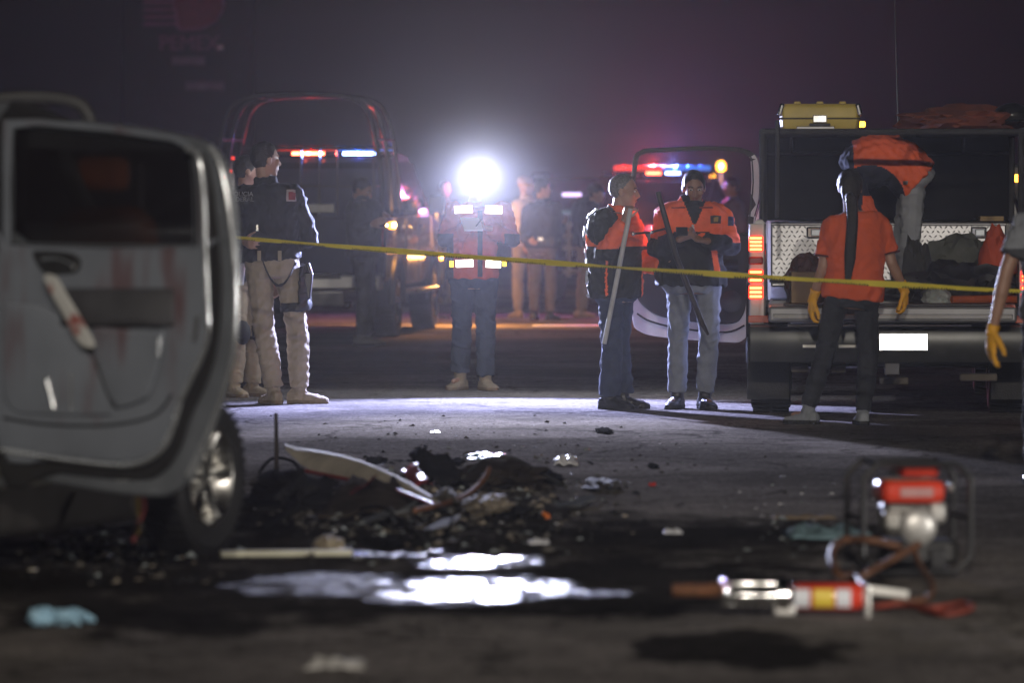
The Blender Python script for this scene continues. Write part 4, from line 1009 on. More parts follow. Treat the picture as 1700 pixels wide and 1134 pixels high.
def fn(a):
    x, y, z = a[:, 0], a[:, 1], a[:, 2]; r = np.zeros(len(a), int)
    r[z < gz(409)] = 1
    blob = ((x - gx(998)) / .125) ** 2 + ((z - gz(372)) / .155) ** 2 < 1
    r[blob & (y < .1)] = 1
    r[(z > gz(412)) & (y < -.33)] = 0
    r[(x > gx(1066)) & (z > gz(460)) & (z < gz(415))] = 0
    r[(np.abs(x - gx(1006)) < .009) & (z < gz(432)) & (z > gz(490)) & (y < 0)] = 0
    r[(np.abs(x - gx(1068)) < .012) & (z < gz(455)) & (z > gz(505))] = 0
    return r
o.top('jacket', [ORANGE, BLACK], fn=fn, off=.045, t0=-.62, seed=21, amp=.010, arm=.070, cuff=.05)
o.trousers(DENIM_DARK, 1.08, seed=22, cuff=.075); o.shoes([BLACKBOOT, RUBBER], .1, 1.05)
rf = mat('silver_piping', (.55, .58, .62), .5, .3)
for y0, y1 in ((345, 362), (376, 400), (412, 440), (450, 468), (490, 506)):
    pth = []
    for y in np.linspace(y0, y1, 4):
        z = gz(y); sl = [v.co for v in o.topmesh.vertices if abs(v.co.z - z) < .012 and v.co.y < .02]
        if sl: m_ = min(sl, key=lambda c: c.x); pth.append(m_ + V((-.004, -.03, 0)))
    if len(pth) > 1: q = MB(); q.tube(pth, .011, 6); q.build('reflective_piping', rf, o.root)
st = MB(); st.tube([o.px(1050, 388, -.34), o.px(1083, 385, -.35), o.px(1106, 379, -.2)], .009, 6); so = st.build('strap', BLACK, o.root)
for x, y in ((1051, 388), (1082, 385)):
    q = MB(); q.ell(o.px(x, y, -.36), (.016, .012, .016), None, 10); q.build('stud', METAL, so)
g0 = o.J['wb'] + V((.02, -.02, .07))
p0 = o.o + V((0, 0, 0))
top_ = P(1047, 346, p0.y - .46); bot = P(1003, 571, p0.y - .50)
held('pole', mat('pale_pole', (.42, .42, .40), .5, var=.2), 'pale wooden pole slanting down from the grey haired rescuer', 'pole', [top_, bot], .0175)
dk = held('pry_bar', mat('dark_steel', (.04, .035, .035), .45, .6), 'long dark steel bar slanting between the two orange jacketed rescuers', 'pry bar', [P(1092, 318, 40.62), P(1122, 425, 40.62), P(1166, 538, 40.62), P(1176, 556, 40.62)], [.019, .021, .020, .010])

# --- rescuer in orange yoke jacket and pale jeans
o = Body('rescuer in orange and black jacket with pale jeans looking at a phone', G(1146, 679), 4, 1.79, hpitch=14, vox=.009, bw=1.2, skin=SKIN_DARK, fyaw=(14, -18),
    ov=dict(head=(1152, 312, 0), sa=(1199, 362, 0), sb=(1108, 362, 0), ea=(1214, 408, -.08), eb=(1090, 412, -.08), wa=(1174, 400, -.34), wb=(1128, 397, -.34),
            ha=(1176, 478, 0), hb=(1128, 478, 0), ka=(1177, 565, -.04), kb=(1126, 565, .04), aa=(1170, 655, -.03), ab=(1124, 655, .05)))
o.body({'a': dict(d=(-.9, -.2, .1), n=(0, -.2, 1), curl=(25, 30, 25)), 'b': dict(d=(.75, -.2, .25), n=(.2, .3, 1), curl=(45, 45, 30))}); o.hair(low=-.03)
def fn(a):
    x, y, z = a[:, 0], a[:, 1], a[:, 2]; r = np.zeros(len(a), int)
    r[z < gz(398) + .02 * np.sin(x * 14)] = 1
    r[(np.abs(y) > .19) & (z < gz(385))] = 1
    cx_ = np.abs(x - gx(1152)) 
    r[(cx_ < .10 - .0 + (z - gz(372)) * .42 - .09) & (z > gz(372)) & (y < 0)] = 1
    r[(np.abs(x - gx(1187) + (z - gz(430)) * .18) < .022) & (z < gz(415)) & (z > gz(452)) & (y < 0)] = 0
    return r
o.top('jacket', [ORANGE, BLACK], fn=fn, off=.05, t0=-.45, seed=31, amp=.010, arm=.074, cuff=.052)
o.trousers(DENIM, 1.0, seed=33, cuff=.068, amp=.006); o.shoes([BLACKBOOT, RUBBER], .12, 1.05)
mbg = boxpatch(o.topmesh, (gx(1178), None, gz(371)), (gx(1195), 0, gz(358)), .004); link(mbg, 'chest_emblem', mat('emblem_black', (.05, .04, .03), .7), o.root)
mbg = boxpatch(o.topmesh, (gx(1183), None, gz(367)), (gx(1190), 0, gz(361)), .007); link(mbg, 'chest_emblem', mat('emblem_gold', (.35, .22, .06), .7), o.root)
mbg = boxpatch(o.topmesh, (gx(1208), None, gz(375)), (gx(1217), 0, gz(360)), .004); link(mbg, 'sleeve_emblem', mat('emblem_blue', (.03, .04, .09), .7), o.root)
for x0, x1 in ((1114, 1136), (1160, 1182)):
    mbg = boxpatch(o.topmesh, (gx(x0), None, gz(346)), (gx(x1), 0, gz(344)), .004); link(mbg, 'seam_piping', mat('dark_red_piping', (.25, .03, .02), .8), o.root)
zp = boxpatch(o.topmesh, (gx(1148), None, gz(398)), (gx(1151), 0, gz(372)), .006); link(zp, 'zip', METAL, o.root)
ph = MB(); ph.box(o.px(1132, 384, -.43), (.085, .012, .07), rx=-.5); phn = ph.build('phone', mat('black_plastic', (.015, .015, .017), .35), bevel=.005); phn.location = o.o
tag(phn, 'small dark phone held up by the rescuer in pale jeans', 'phone')

# --- woman with braid
o = Body('woman in orange t-shirt with a long dark braid and yellow gloves seen from behind', G(1384, 705), 180, 1.68, vox=.009, bw=1.10, fyaw=(235, 185),
    ov=dict(head=(1411, 312, .04), neck=(1413, 352, .02), chest=(1419, 402, 0), waist=(1419, 452, 0), pelvis=(1416, 482, 0), sa=(1377, 377, 0), sb=(1464, 375, 0), ea=(1367, 442, -.02), eb=(1480, 436, -.02), wa=(1350, 496, .05), wb=(1501, 482, .05),
            ha=(1390, 492, 0), hb=(1438, 492, 0), ka=(1366, 600, .05), kb=(1441, 602, .04), aa=(1341, 678, .05), ab=(1432, 688, -.06)), z0=0)
o.body({'a': dict(d=(-.15, .25, -1), n=(.9, .2, 0), curl=(15, 30, 30)), 'b': dict(d=(.12, .25, -1), n=(-.9, .2, 0), curl=(20, 35, 30))}, face=False)
o.hair(front=.05, low=-.10, puff=1.10)
def fn(a): return np.zeros(len(a), int)
o.top('t_shirt', [ORANGE_TEE], off=.040, t0=-.42, sleeve=.74, seed=41, amp=.008, collar=False, t1=2.88)
for a in 'ab':
    S, E = o.J['s' + a], o.J['e' + a]; e = S.lerp(E, .735); u, w = frame_of((E - S).normalized())
    q = MB(); q.loft([[p + (u * cos(.393 * j) + w * sin(.393 * j)) * .079 * o.k for j in range(16)] for p in (e, S.lerp(E, .775))], cap=False); q.build('sleeve_trim', mat('dark_red_trim', (.09, .018, .014), .8), o.root)
o.trousers(LEGGING, .98, seed=43, name='leggings', cuff=.058); o.shoes([mat('pale_grey_boot', (.24, .26, .29), .7), RUBBER], .16, 1.05)
o.gloves(GLOVE)
br = MB(); n = 44
for i in range(n):
    a = i / (n - 1); x = 1413 + 2 * sin(a * 6) - 8 * max(0, a - .75) * 4 * .6; y = 326 + 140 * a; r = (.038 if a < .72 else .038 - (a - .72) * .095)
    sd = 1 if i % 2 else -1
    br.ell(o.px(x, y, -.205 + .05 * max(0, .2 - a) * 3) + V((sd * r * .36, 0, 0)), (r * .72, r * .75, .030), (V((1, 0, sd * .7)).normalized(), V((0, 1, 0)), V((-sd * .7, 0, 1)).normalized()), 10)
br.tube([o.px(1412, 320 + 15 * i, -.19 + (.05 if i == 0 else 0)) for i in range(9)], .02, 8)
me = voxel(br, .007, 1); link(me, 'braid', HAIR, o.root)
hk = MB(); hk.ell(o.J['head'] + V((0, -.085, -.01)), (.066, .045, .11), None, 18); hk.build('hair_bun', HAIR, o.root)

# --- rescuer bending over in the truck bed
BEDZ = .845
bo = P(1497, 480, 41.0); bo.z = BEDZ
o = Body('rescuer in orange jacket bent double in the truck bed, grey jeans', bo, -90, 1.75, hyaw=-165, hpitch=40, vox=.0095, bw=1.1, fyaw=(-80, -100),
    ov=dict(pelvis=(1512, 290, 0), waist=(1488, 268, 0), chest=(1445, 268, 0), neck=(1416, 296, 0), head=(1418, 330, .05), sa=(1418, 300, -.19), sb=(1418, 296, .19), ea=(1438, 352, -.20), eb=(1430, 350, .2), wa=(1418, 398, -.18), wb=(1412, 398, .18),
            ha=(1515, 300, -.09), hb=(1515, 300, .09), ka=(1512, 392, -.10), kb=(1500, 392, .10), aa=(1500, 467, -.1), ab=(1492, 467, .1)))
o.body(); o.hair()
def fn(a):
    x, z = a[:, 0], a[:, 2]; r = np.zeros(len(a), int)
    d = np.hypot((x - gx(1440)) / 1.0, (z - gz(335)) * 1.0)
    r[d < .265] = 1
    r[(x < gx(1415)) | ((z < gz(300)) & (x < gx(1462)))] = 1
    r[(np.abs(x - gx(1444)) < .07) & (z < gz(325)) & (z > gz(350)) ] = 0
    return r
o.top('jacket', [ORANGE, NAVY], fn=fn, off=.05, t0=-.45, seed=51, amp=.010, arm=.072)
q = boxpatch(o.topmesh, (gx(1497), None, gz(306)), (gx(1504), 0, gz(300)), .004); link(q, 'zip_pull', METAL, o.root)
o.trousers(mat('grey_denim', (.26, .275, .30), .9, var=.15, bump=.3, bscale=260), 1.05, seed=53); o.shoes([BLACKBOOT, RUBBER])

# --- rescuer at the frame edge, arm hanging
o = Body('person in grey shirt with one bare arm and yellow glove hanging down', G(1752, 806), 170, 1.76, vox=.008,
    ov=dict(sa=(1701, 372, 0), ea=(1672, 446, -.03), wa=(1648, 548, -.02), sb=(1810, 372, 0), eb=(1830, 460, 0), wb=(1832, 545, .1), head=(1756, 305, 0), neck=(1756, 350, 0)))
o.body({'a': dict(d=(-.08, .05, -1), n=(.9, .25, 0), curl=(8, 14, 14), thumb=38)}, face=False); o.hair()
o.top('shirt', [GREYCLOTH, mat('dark_grey_cloth', (.05, .052, .06), .9)], fn=lambda a: (a[:, 2] < o.px(0, 412, 0).z) & (a[:, 0] < o.px(1712, 0, 0).x), sleeve=.72, seed=61); o.trousers(NAVY); o.shoes([BLACKBOOT, RUBBER]); o.gloves(GLOVE, sc=1.2, cuff=.03)
# ------------------------------------------------------------------ wrecked car with its rear door open
wl = G(352, 921); WRZ = R(-23)
wk = empty('wrecked_car', wl, 'wrecked grey off-road car with rear door hanging open and front end torn away', 'car', WRZ)
WM = Matrix.Translation(wl) @ Matrix.Rotation(WRZ, 4, 'Z'); WI = WM.inverted()
def wp(px, py, Y): return WI @ P(px, py, Y)
GREYPAINT = mat('grey_metallic_paint', (.17, .185, .205), .30, .5, var=.1, coat=.4)
def trimmat():
    m = mat('grey_door_plastic', (.14, .155, .18), .34, var=.10, scale=5, bump=.1, bscale=140)
    nt = m.node_tree; N = nt.nodes; L = nt.links; b = N['Principled BSDF']
    src = b.inputs['Base Color'].links[0].from_socket
    tc = N.new('ShaderNodeTexCoord'); mp = N.new('ShaderNodeMapping'); mp.inputs['Scale'].default_value = (3.4, 3.4, .7); L.new(tc.outputs['Object'], mp.inputs[0])
    no = N.new('ShaderNodeTexNoise'); no.inputs['Scale'].default_value = 1.7; no.inputs['Detail'].default_value = 6; L.new(mp.outputs[0], no.inputs['Vector'])
    r = N.new('ShaderNodeMapRange'); r.interpolation_type = 'SMOOTHSTEP'; r.inputs[1].default_value = .55; r.inputs[2].default_value = .70; r.inputs[3].default_value = 0; r.inputs[4].default_value = .75; L.new(no.outputs[0], r.inputs[0])
    mx = N.new('ShaderNodeMix'); mx.data_type = 'RGBA'; mx.inputs[7].default_value = (.085, .030, .030, 1); L.new(r.outputs[0], mx.inputs[0]); L.new(src, mx.inputs[6]); L.new(mx.outputs[2], b.inputs['Base Color'])
    return m
TRIM = trimmat()
GASKET = mat('door_gasket', (.012, .012, .013), .55, var=.2)
DY = lambda x: 23.25 - .55 * (x / 390.0)
def dplane(dz):
    def f(a, b, c): return wp(a, b, DY(a) - dz - c)
    return f
xy = lambda pts, n=4: [(p.x, p.y) for p in smoothpoly([(a, b, 0) for a, b in pts], n)]
d_out = xy([(-14, 190), (60, 193), (200, 206), (300, 222), (348, 238), (368, 268), (380, 330), (389, 400), (394, 470), (392, 560), (383, 610), (364, 680), (341, 740), (319, 790), (290, 818), (250, 826), (150, 814), (50, 796), (-14, 786), (-16, 500)])
d_win = xy([(20, 212), (60, 207), (180, 219), (285, 234), (318, 252), (325, 290), (328, 350), (328, 404), (325, 412), (170, 412), (22, 408), (17, 402), (17, 300)])
door = link(slab(d_out, [d_win], .05, .016, dplane(0)), 'rear_door', GREYPAINT, wk, ang=20)
d_gas = xy([(-8, 205), (150, 212), (300, 234), (336, 252), (352, 300), (364, 400), (368, 480), (362, 570), (346, 630), (318, 690), (300, 745), (270, 785), (225, 798), (100, 786), (-8, 768)])
link(slab(d_gas, [d_win], .03, .010, dplane(.034)), 'door_gasket', GASKET, door, ang=20)
d_trim = xy([(-4, 404), (20, 406), (170, 411), (325, 409), (336, 412), (342, 470), (342, 545), (330, 592), (300, 655), (286, 712), (262, 750), (212, 768), (110, 760), (-4, 742)])
trim = link(slab(d_trim, [], .05, .018, dplane(.066)), 'door_panel', TRIM, door, ang=20)
d_frame = xy([(4, 198), (60, 197), (190, 209), (295, 226), (332, 248), (341, 290), (345, 350), (346, 409), (328, 408), (328, 350), (325, 290), (318, 252), (285, 234), (180, 219), (60, 208), (22, 214), (18, 300), (19, 404), (4, 404)], 1)
link(slab([p for p in d_frame], [], .03, .008, dplane(.060)), 'window_frame', TRIM, door, ang=20)
def dtube(name, pts, r, m, off, par, n=10):
    mb = MB(); mb.tube([wp(x, y, DY(x) - off) for x, y in [(p.x, p.y) for p in smoothpoly([(a, b, 0) for a, b in pts], 5, closed=False)]], r, n); return mb.build(name, m, par)
EDGE = mat('bright_edge_trim', (.50, .52, .54), .24, .8, var=.25, rvar=.1)  # metal brightened for the highlights along the door edges
dtube('window_seal', [(310, 246), (328, 258), (336, 300), (340, 400), (343, 480), (345, 545), (338, 580), (318, 625), (298, 665)], .013, EDGE, .10, door)  # bright tube added along window and panel edge for its highlight
dtube('door_edge', [(349, 243), (366, 275), (379, 340), (389, 430), (390, 545), (381, 610), (360, 680), (336, 742), (312, 790)], .013, EDGE, .045, door)
dtube('door_edge', [(360, 250), (379, 285), (390, 350), (394, 440), (392, 560), (381, 620), (362, 685), (338, 748), (314, 800)], .010, GREYPAINT, .03, door)
dtube('door_edge', [(300, 662), (285, 712), (262, 752), (212, 772), (110, 763), (0, 746)], .014, EDGE, .085, door)
gl = MB(); q = [wp(a, b, DY(a) - .005) for a, b in d_win]; q2 = [wp(a, b, DY(a) + .001) for a, b in d_win]; n = len(q)
gl.add(q + q2, [tuple(range(n)), tuple(range(2 * n - 1, n - 1, -1))]); gl.build('window_glass', glass('smoked_window_glass', (.010, .009, .010), .80, .06), door, smooth=False)
# handle recess
hr = link(slab(xy([(54, 420), (70, 416), (118, 420), (134, 432), (132, 446), (122, 454), (82, 456), (66, 446)]), [], .02, .006, dplane(.093)), 'handle_recess', GASKET, trim, ang=20)
dtube('door_handle', [(70, 430), (95, 428), (118, 436), (124, 446)], .010, CHROME, .112, hr)
# armrest, pocket, lower panel
am = MB(); rings = []
for a, x in enumerate(np.linspace(100, 288, 12)):
    t = a / 11; k = sin(math.pi * min(max(t, .04), .96)) ** .35
    rings.append([wp(x, y, DY(x) - .088 - d * k) for y, d in ((478, 0), (480, .05), (500, .075), (532, .085), (541, .07), (543, .0))])
am.loft(rings); am.build('armrest', mat('charcoal_armrest', (.045, .045, .05), .6, var=.2, bump=.2), trim, bevel=.006)
lower = link(slab(xy([(150, 548), (200, 545), (262, 546), (272, 556), (266, 600), (250, 650), (238, 664), (205, 676), (186, 672), (165, 620)]), [], .05, .018, dplane(.108)), 'pocket_panel', TRIM, trim, ang=20)
pk2 = link(slab(xy([(4, 520), (20, 500), (96, 520), (160, 610), (184, 680), (170, 690), (60, 688), (20, 680), (4, 640)]), [], .03, .012, dplane(.096)), 'map_pocket', TRIM, trim, ang=20)
for x0, y0, x1, y1 in ((118, 620, 118, 680), (78, 630, 90, 678)): dtube('pocket_ridge', [(x0, y0), ((x0 + x1) / 2, (y0 + y1) / 2), (x1, y1)], .007, EDGE, .118, pk2)
dtube('panel_groove', [(160, 600), (178, 650), (195, 675)], .006, GASKET, .125, trim)
dtube('panel_groove', [(6, 694), (80, 705), (180, 706), (255, 690), (285, 655)], .006, GASKET, .094, trim)
dtube('bright_chip', [(264, 560), (263, 592)], .008, EDGE, .14, trim); dtube('bright_chip', [(327, 525), (322, 566)], .012, CHROME, .10, trim)
def stainstrap():
    m = mat('stained_trim_strip', (.42, .42, .40), .6, var=.1); nt = m.node_tree; N = nt.nodes; L = nt.links; b = N['Principled BSDF']; src = b.inputs['Base Color'].links[0].from_socket
    no = N.new('ShaderNodeTexNoise'); no.inputs['Scale'].default_value = 7; tc = N.new('ShaderNodeTexCoord'); L.new(tc.outputs['Object'], no.inputs['Vector'])
    r = N.new('ShaderNodeMapRange'); r.inputs[1].default_value = .52; r.inputs[2].default_value = .60; L.new(no.outputs[0], r.inputs[0])
    mx = N.new('ShaderNodeMix'); mx.data_type = 'RGBA'; mx.inputs[7].default_value = (.22, .05, .04, 1); L.new(r.outputs[0], mx.inputs[0]); L.new(src, mx.inputs[6]); L.new(mx.outputs[2], b.inputs['Base Color']); return m
link(slab(xy([(72, 462), (92, 458), (112, 490), (142, 540), (158, 572), (146, 578), (128, 566), (104, 522)], 3), [], .02, .007, dplane(.20)), 'torn_trim_strip', stainstrap(), door, ang=20)
# wheel, turned slightly
wheel(wk, (-.115, .02, .345), .345, .23, (1, 0, 0), 6, mat('scuffed_alloy', (.66, .65, .62), .30, 1.0, var=.25, rvar=.12))
# shell of the car, mostly beyond the picture edge
DEBM = mat('burnt_metal', (.040, .033, .027), .9, .0, var=.4, spec=.0)
DARKCAB = mat('dark_cabin_trim', (.02, .018, .018), .7, var=.3)
bxp('floor_pan', (-.85, -1.9, .30), (1.4, 3.1, .28), DARKCAB, wk, .04)
bxp('engine_bay', (-.95, -.05, .50), (1.25, .75, .72), DEBM, wk, .12)
bxp('axle_arm', (-.45, .02, .34), (.55, .10, .10), DEBM, wk, .02)
sl = MB(); sl.loft([[V((x, y, z)) for x, z in ((-.20, .36), (-.05, .38), (-.02, .45), (-.05, .52), (-.20, .52))] for y in (-3.4, -2.0, -.55)]); sl.build('door_sill', mat('dusty_sill', (.13, .125, .11), .5, var=.3), wk, bevel=.01)
bxp('sill_plate', (-.12, -1.2, .535), (.13, 1.2, .012), EDGE, wk, .004)
ro = MB(); ro.loft([[V((x, y, z)) for x, z in ((-.16, 1.78), (-.20, 1.86), (-.45, 1.93), (-.95, 1.95), (-1.45, 1.93), (-1.70, 1.86), (-1.74, 1.78), (-.95, 1.86))] for y in (-3.6, -2.2, -.95)]); ro.build('roof', GREYPAINT, wk)
rr = MB(); rr.tube(smoothpoly([wp(-60, 176, 24.4), wp(-20, 166, 24.4), wp(40, 161, 24.4), wp(100, 164, 24.4), wp(132, 174, 24.4), wp(146, 192, 24.4), wp(150, 208, 24.4)], 4, closed=False), .028, 8); rr.build('roof_rail', mat('dull_rail', (.03, .03, .03), .6, var=.2), wk)
pb = MB(); pb.tube([(-.10, -1.98, .5), (-.08, -1.98, 1.2), (-.22, -1.98, 1.84)], .06, 8); pb.build('door_pillar', GREYPAINT, wk)
pb = MB(); pb.tube([(-.12, -.55, .5), (-.10, -.55, 1.05), (-.24, -1.0, 1.80)], .05, 8); pb.build('door_pillar', GREYPAINT, wk)
bxp('rear_quarter', (-.10, -3.0, 1.0), (.10, 1.9, .95), GREYPAINT, wk, .05)
bxp('dashboard', (-.85, -.70, 1.02), (1.40, .35, .30), DARKCAB, wk, .08)
wheel(wk, (-.12, -2.85, .345), .345, .23, (1, 0, 0), 6)
SEAT = mat('reflection_orange_seat', (.60, .16, .045), .75, var=.4, scale=3, bump=.2)  # seat coloured orange in place of orange reflections in the window
for cxp in (150,):
    s0 = wp(cxp + 25, 405, 24.25)
    sb = MB(); sb.loft([[s0 + V((x, y, z)) for x, y in ((-w, -.06), (-w * .7, -.10), (w * .7, -.10), (w, -.06), (w, .05), (-w, .05))] for z, w in ((-.45, .24), (-.1, .26), (.10, .22), (.16, .14))]); so = sb.build('seat_back', SEAT, wk, bevel=.02)
    bxp('headrest', s0 + V((0, -.02, .30)), (.25, .10, .15), SEAT, so, .045)
    bxp('seat_cushion', s0 + V((0, .25, -.48)), (.5, .5, .14), SEAT, wk, .05)
for i, (x, y) in enumerate(((235, 832), (228, 850), (222, 838))):
    wi = MB(); wi.tube(smoothpoly([wp(x, 815, 23.9), wp(x + 4 - i * 3, 845, 23.8), wp(x - 6 + i * 9, 872, 23.75), wp(x - 14 + i * 14, 900 - i * 12, 23.7)], 4, closed=False), .009, 6)
    wi.build('torn_wire', mat(('dull_red_wire', 'dull_yellow_wire', 'grey_wire')[i], ((.22, .05, .05), (.26, .17, .04), (.14, .13, .12))[i], .6), wk)

# ------------------------------------------------------------------ barrier tape
tp = MB(); n = 260; rows = []
A, B = P(352, 391, 39.6), P(1790, 489, 34.2)
for i in range(n + 1):
    t = i / n; c = A.lerp(B, t) - UP * .028 * sin(math.pi * t) * 1.0; tw = .35 * sin(t * 21) + .55 * sin(t * 8 + 1) + .15 * sin(t * 60)
    hw = .0165 + .003 * sin(t * 33)
    d = V((0, sin(tw), cos(tw))) * hw
    rows.append([c + d + V((0, -.0008, 0)), c + V((0, -.004 - .003 * sin(t * 45), 0)), c - d + V((0, -.0008, 0)), c - d + V((0, .0008, 0)), c + V((0, .0, 0)), c + d + V((0, .0008, 0))])
tp.loft(rows)
def tapemat():
    m = mat('yellow_tape', (.80, .66, .07), .5, var=.12, scale=3); nt = m.node_tree; N = nt.nodes; L = nt.links; b = N['Principled BSDF']; src = b.inputs['Base Color'].links[0].from_socket
    b.inputs['Subsurface Weight'].default_value = 0
    return m
to = tp.build('barrier_tape', tapemat()); tag(to, 'long yellow plastic barrier tape stretched across the whole scene', 'barrier tape')
mk = MB()
for i in range(4, n * 4 - 4):
    t = i / (n * 4); ph = (t * 11.0) % 1
    if ph > .62 or i % 3 == 2: continue
    k = int(t * n); r0, r1 = rows[k], rows[k + 1]; u = t * n - k; u2 = u + .24
    lo = .25 + .5 * ((i * 7) % 5) / 5
    a = r0[1].lerp(r1[1], u).lerp(r0[2].lerp(r1[2], u), lo); b_ = r0[1].lerp(r1[1], min(u2, 1)).lerp(r0[2].lerp(r1[2], min(u2, 1)), lo); c_ = r0[2].lerp(r1[2], min(u2, 1)); d_ = r0[2].lerp(r1[2], u)
    of = V((0, -.0025, 0)); mk.add([a + of, b_ + of, c_ + of, d_ + of], [(0, 1, 2, 3)])
mo = mk.build('printed_marks', mat('black_ink', (.015, .015, .012), .6), to, smooth=False); mo['kind'] = 'stuff'

# ------------------------------------------------------------------ motor pump of the rescue tool
gp = G(1508, 958); PP = 9444.4 / gp.y
gn = empty('motor_pump', gp, 'small petrol pump unit with red tank inside a black tube frame on the road', 'pump', R(8))
def gl_(px, py, d=0): return V(((px - 1508) / PP, d, (958 - py) / PP))
TUBE = mat('black_frame_tube', (.022, .022, .024), .35, .2, var=.2)
for d in (-.17, .17):
    mb = MB(); w, h_, r_ = .225, .475, .06; z0 = .03
    ring = [(-w + r_, z0), (w - r_, z0), (w, z0 + r_), (w, h_ - r_), (w - r_, h_), (-w + r_, h_), (-w, h_ - r_), (-w, z0 + r_)]
    pts = []
    for (x0, z0_), (x1, z1_) in zip(ring, ring[1:] + ring[:1]):
        for j in range(4): pts.append((x0 + (x1 - x0) * j / 4, d, z0_ + (z1_ - z0_) * j / 4))
    mb.tube(pts, .014, 8, close=True); mb.build('frame_hoop', TUBE, gn)
for x, z in ((-.225, .25), (.225, .25), (-.15, .03), (.15, .03), (-.15, .475), (.15, .475)):
    mb = MB(); mb.tube([(x, -.17, z), (x, .17, z)], .012, 8); mb.build('frame_bar', TUBE, gn)
REDTANK = mat('red_tank_paint', (.55, .045, .02), .3, var=.1, coat=.5)
tkp = bxp('fuel_tank', gl_(1508, 815, 0), (.265, .24, .095), REDTANK, gn, .03)
bxp('tank_label', gl_(1512, 815, -.122), (.14, .006, .04), mat('pale_label', (.40, .20, .19), .5), tkp, .003)
bxp('air_filter', gl_(1521, 779, 0), (.165, .18, .055), REDTANK, gn, .02)
mb = MB(); mb.lathe([(.022, 0), (.024, .02), (.012, .028)], gl_(1483, 788, -.03), (0, 0, 1)); mb.build('filler_cap', CHROME, gn)
bxp('engine_block', gl_(1505, 862, .02), (.20, .20, .13), mat('cast_aluminium', (.30, .29, .27), .5, .6, var=.35, scale=20), gn, .02)
mb = MB(); mb.lathe([(.075, 0), (.078, -.03), (.06, -.045), (.03, -.05), (.002, -.052)], gl_(1515, 872, -.09), (0, 1, 0)); mb.build('recoil_starter', mat('pale_alloy', (.48, .47, .45), .4, .6, var=.25), gn)
bxp('carburettor', gl_(1472, 862, -.08), (.07, .08, .08), mat('cast_aluminium', (.30, .29, .27), .5), gn, .015)
bxp('exhaust_box', gl_(1550, 850, -.04), (.075, .12, .09), mat('pale_alloy', (.48, .47, .45), .4), gn, .02)
for i in range(5): bxp('cooling_fin', gl_(1500, 838 + i * 9, -.09), (.16, .03, .006), METAL, gn, .002)
bxp('pump_block', gl_(1525, 915, .0), (.30, .22, .10), PLASTIC, gn, .02)
bxp('battery_box', gl_(1548, 925, -.08), (.07, .10, .09), mat('black_plastic', (.015, .015, .017), .35), gn, .01)
bxp('filler_knob', gl_(1572, 808, -.09), (.02, .03, .03), METAL, gn, .005)
HOSE = mat('orange_brown_hose', (.10, .042, .02), .6, var=.25, scale=20, bump=.2)
def hose(pts, r, label, m=HOSE):
    mb = MB(); mb.tube(smoothpoly([V(p) for p in pts], 8, closed=False), r, 8); tag(mb.build('hydraulic_hose', m), label, 'hose')
gq = lambda x, y, z: G(x, y) + UP * z
hose([gp + gl_(1490, 905, -.16), gp + gl_(1440, 892, -.22), P(1398, 898, 23.35), P(1380, 922, 22.9), P(1392, 955, 22.5), gq(1418, 978, .05), gq(1438, 1003, .05)], .016, 'brown hose curving from the pump down to the rescue tool handle')
hose([gp + gl_(1520, 900, -.16), P(1480, 930, 23.2), P(1440, 952, 22.9), gq(1415, 975, .02)], .016, 'brown hose running slantwise from the pump to the road')
hose([gp + gl_(1512, 905, -.15), P(1528, 940, 23.2), gq(1548, 985, .03), gq(1535, 1003, .018), gq(1480, 1007, .018)], .013, 'thin brown hose hanging from the pump starter to the road')
hose([gq(1446, 1016, .018), gq(1500, 1012, .018), gq(1550, 1018, .018), gq(1600, 1010, .018), gq(1612, 1018, .018), gq(1570, 1028, .018), gq(1530, 1020, .018)], .012, 'thin dark red hose coiled on the road behind the rescue tool', mat('dark_red_hose', (.20, .035, .02), .6))

# rescue ram
rp = G(1300, 1024); PR = 9444.4 / rp.y
rm = empty('rescue_ram', rp, 'hydraulic rescue ram with red barrel and chrome head lying on the asphalt', 'rescue tool', R(-2))
def r_(px, py, d=0): return V(((px - 1300) / PR, d, (1024 - py) / PR))
mb = MB(); mb.lathe([(.022, 0), (.026, .01), (.026, .17), (.03, .18)], r_(1116, 981), (1, 0, .01), 16); mb.build('rusty_rod', mat('rusty_steel', (.20, .085, .04), .7, .3, var=.4, scale=20), rm)
for y, d in ((970, 0), (1005, 0), (988, .045), (988, -.045)):
    mb = MB(); mb.lathe([(.012, 0), (.014, .01), (.014, .22), (.012, .23)], r_(1196, y, d), (1, 0, 0), 12); mb.build('guide_rod', CHROME, rm)
mb = MB(); mb.lathe([(.02, 0), (.038, .01), (.038, .17), (.03, .18)], r_(1215, 989), (1, 0, 0), 20); mb.build('piston', CHROME, rm)
bxp('end_plate', r_(1203, 987), (.03, .12, .11), CHROME, rm, .012)
mb = MB(); mb.lathe([(.05, 0), (.072, .006), (.072, .05), (.05, .058)], r_(1288, 990), (1, 0, 0), 28); mb.build('collar_ring', CHROME, rm)
bxp('foot_block', r_(1302, 1012), (.085, .11, .05), mat('pale_alloy', (.48, .47, .45), .4), rm, .012)
mb = MB(); mb.lathe([(.045, 0), (.052, .01), (.052, .25), (.045, .26)], r_(1318, 991), (1, 0, 0), 28); bar = mb.build('barrel', REDTANK, rm)
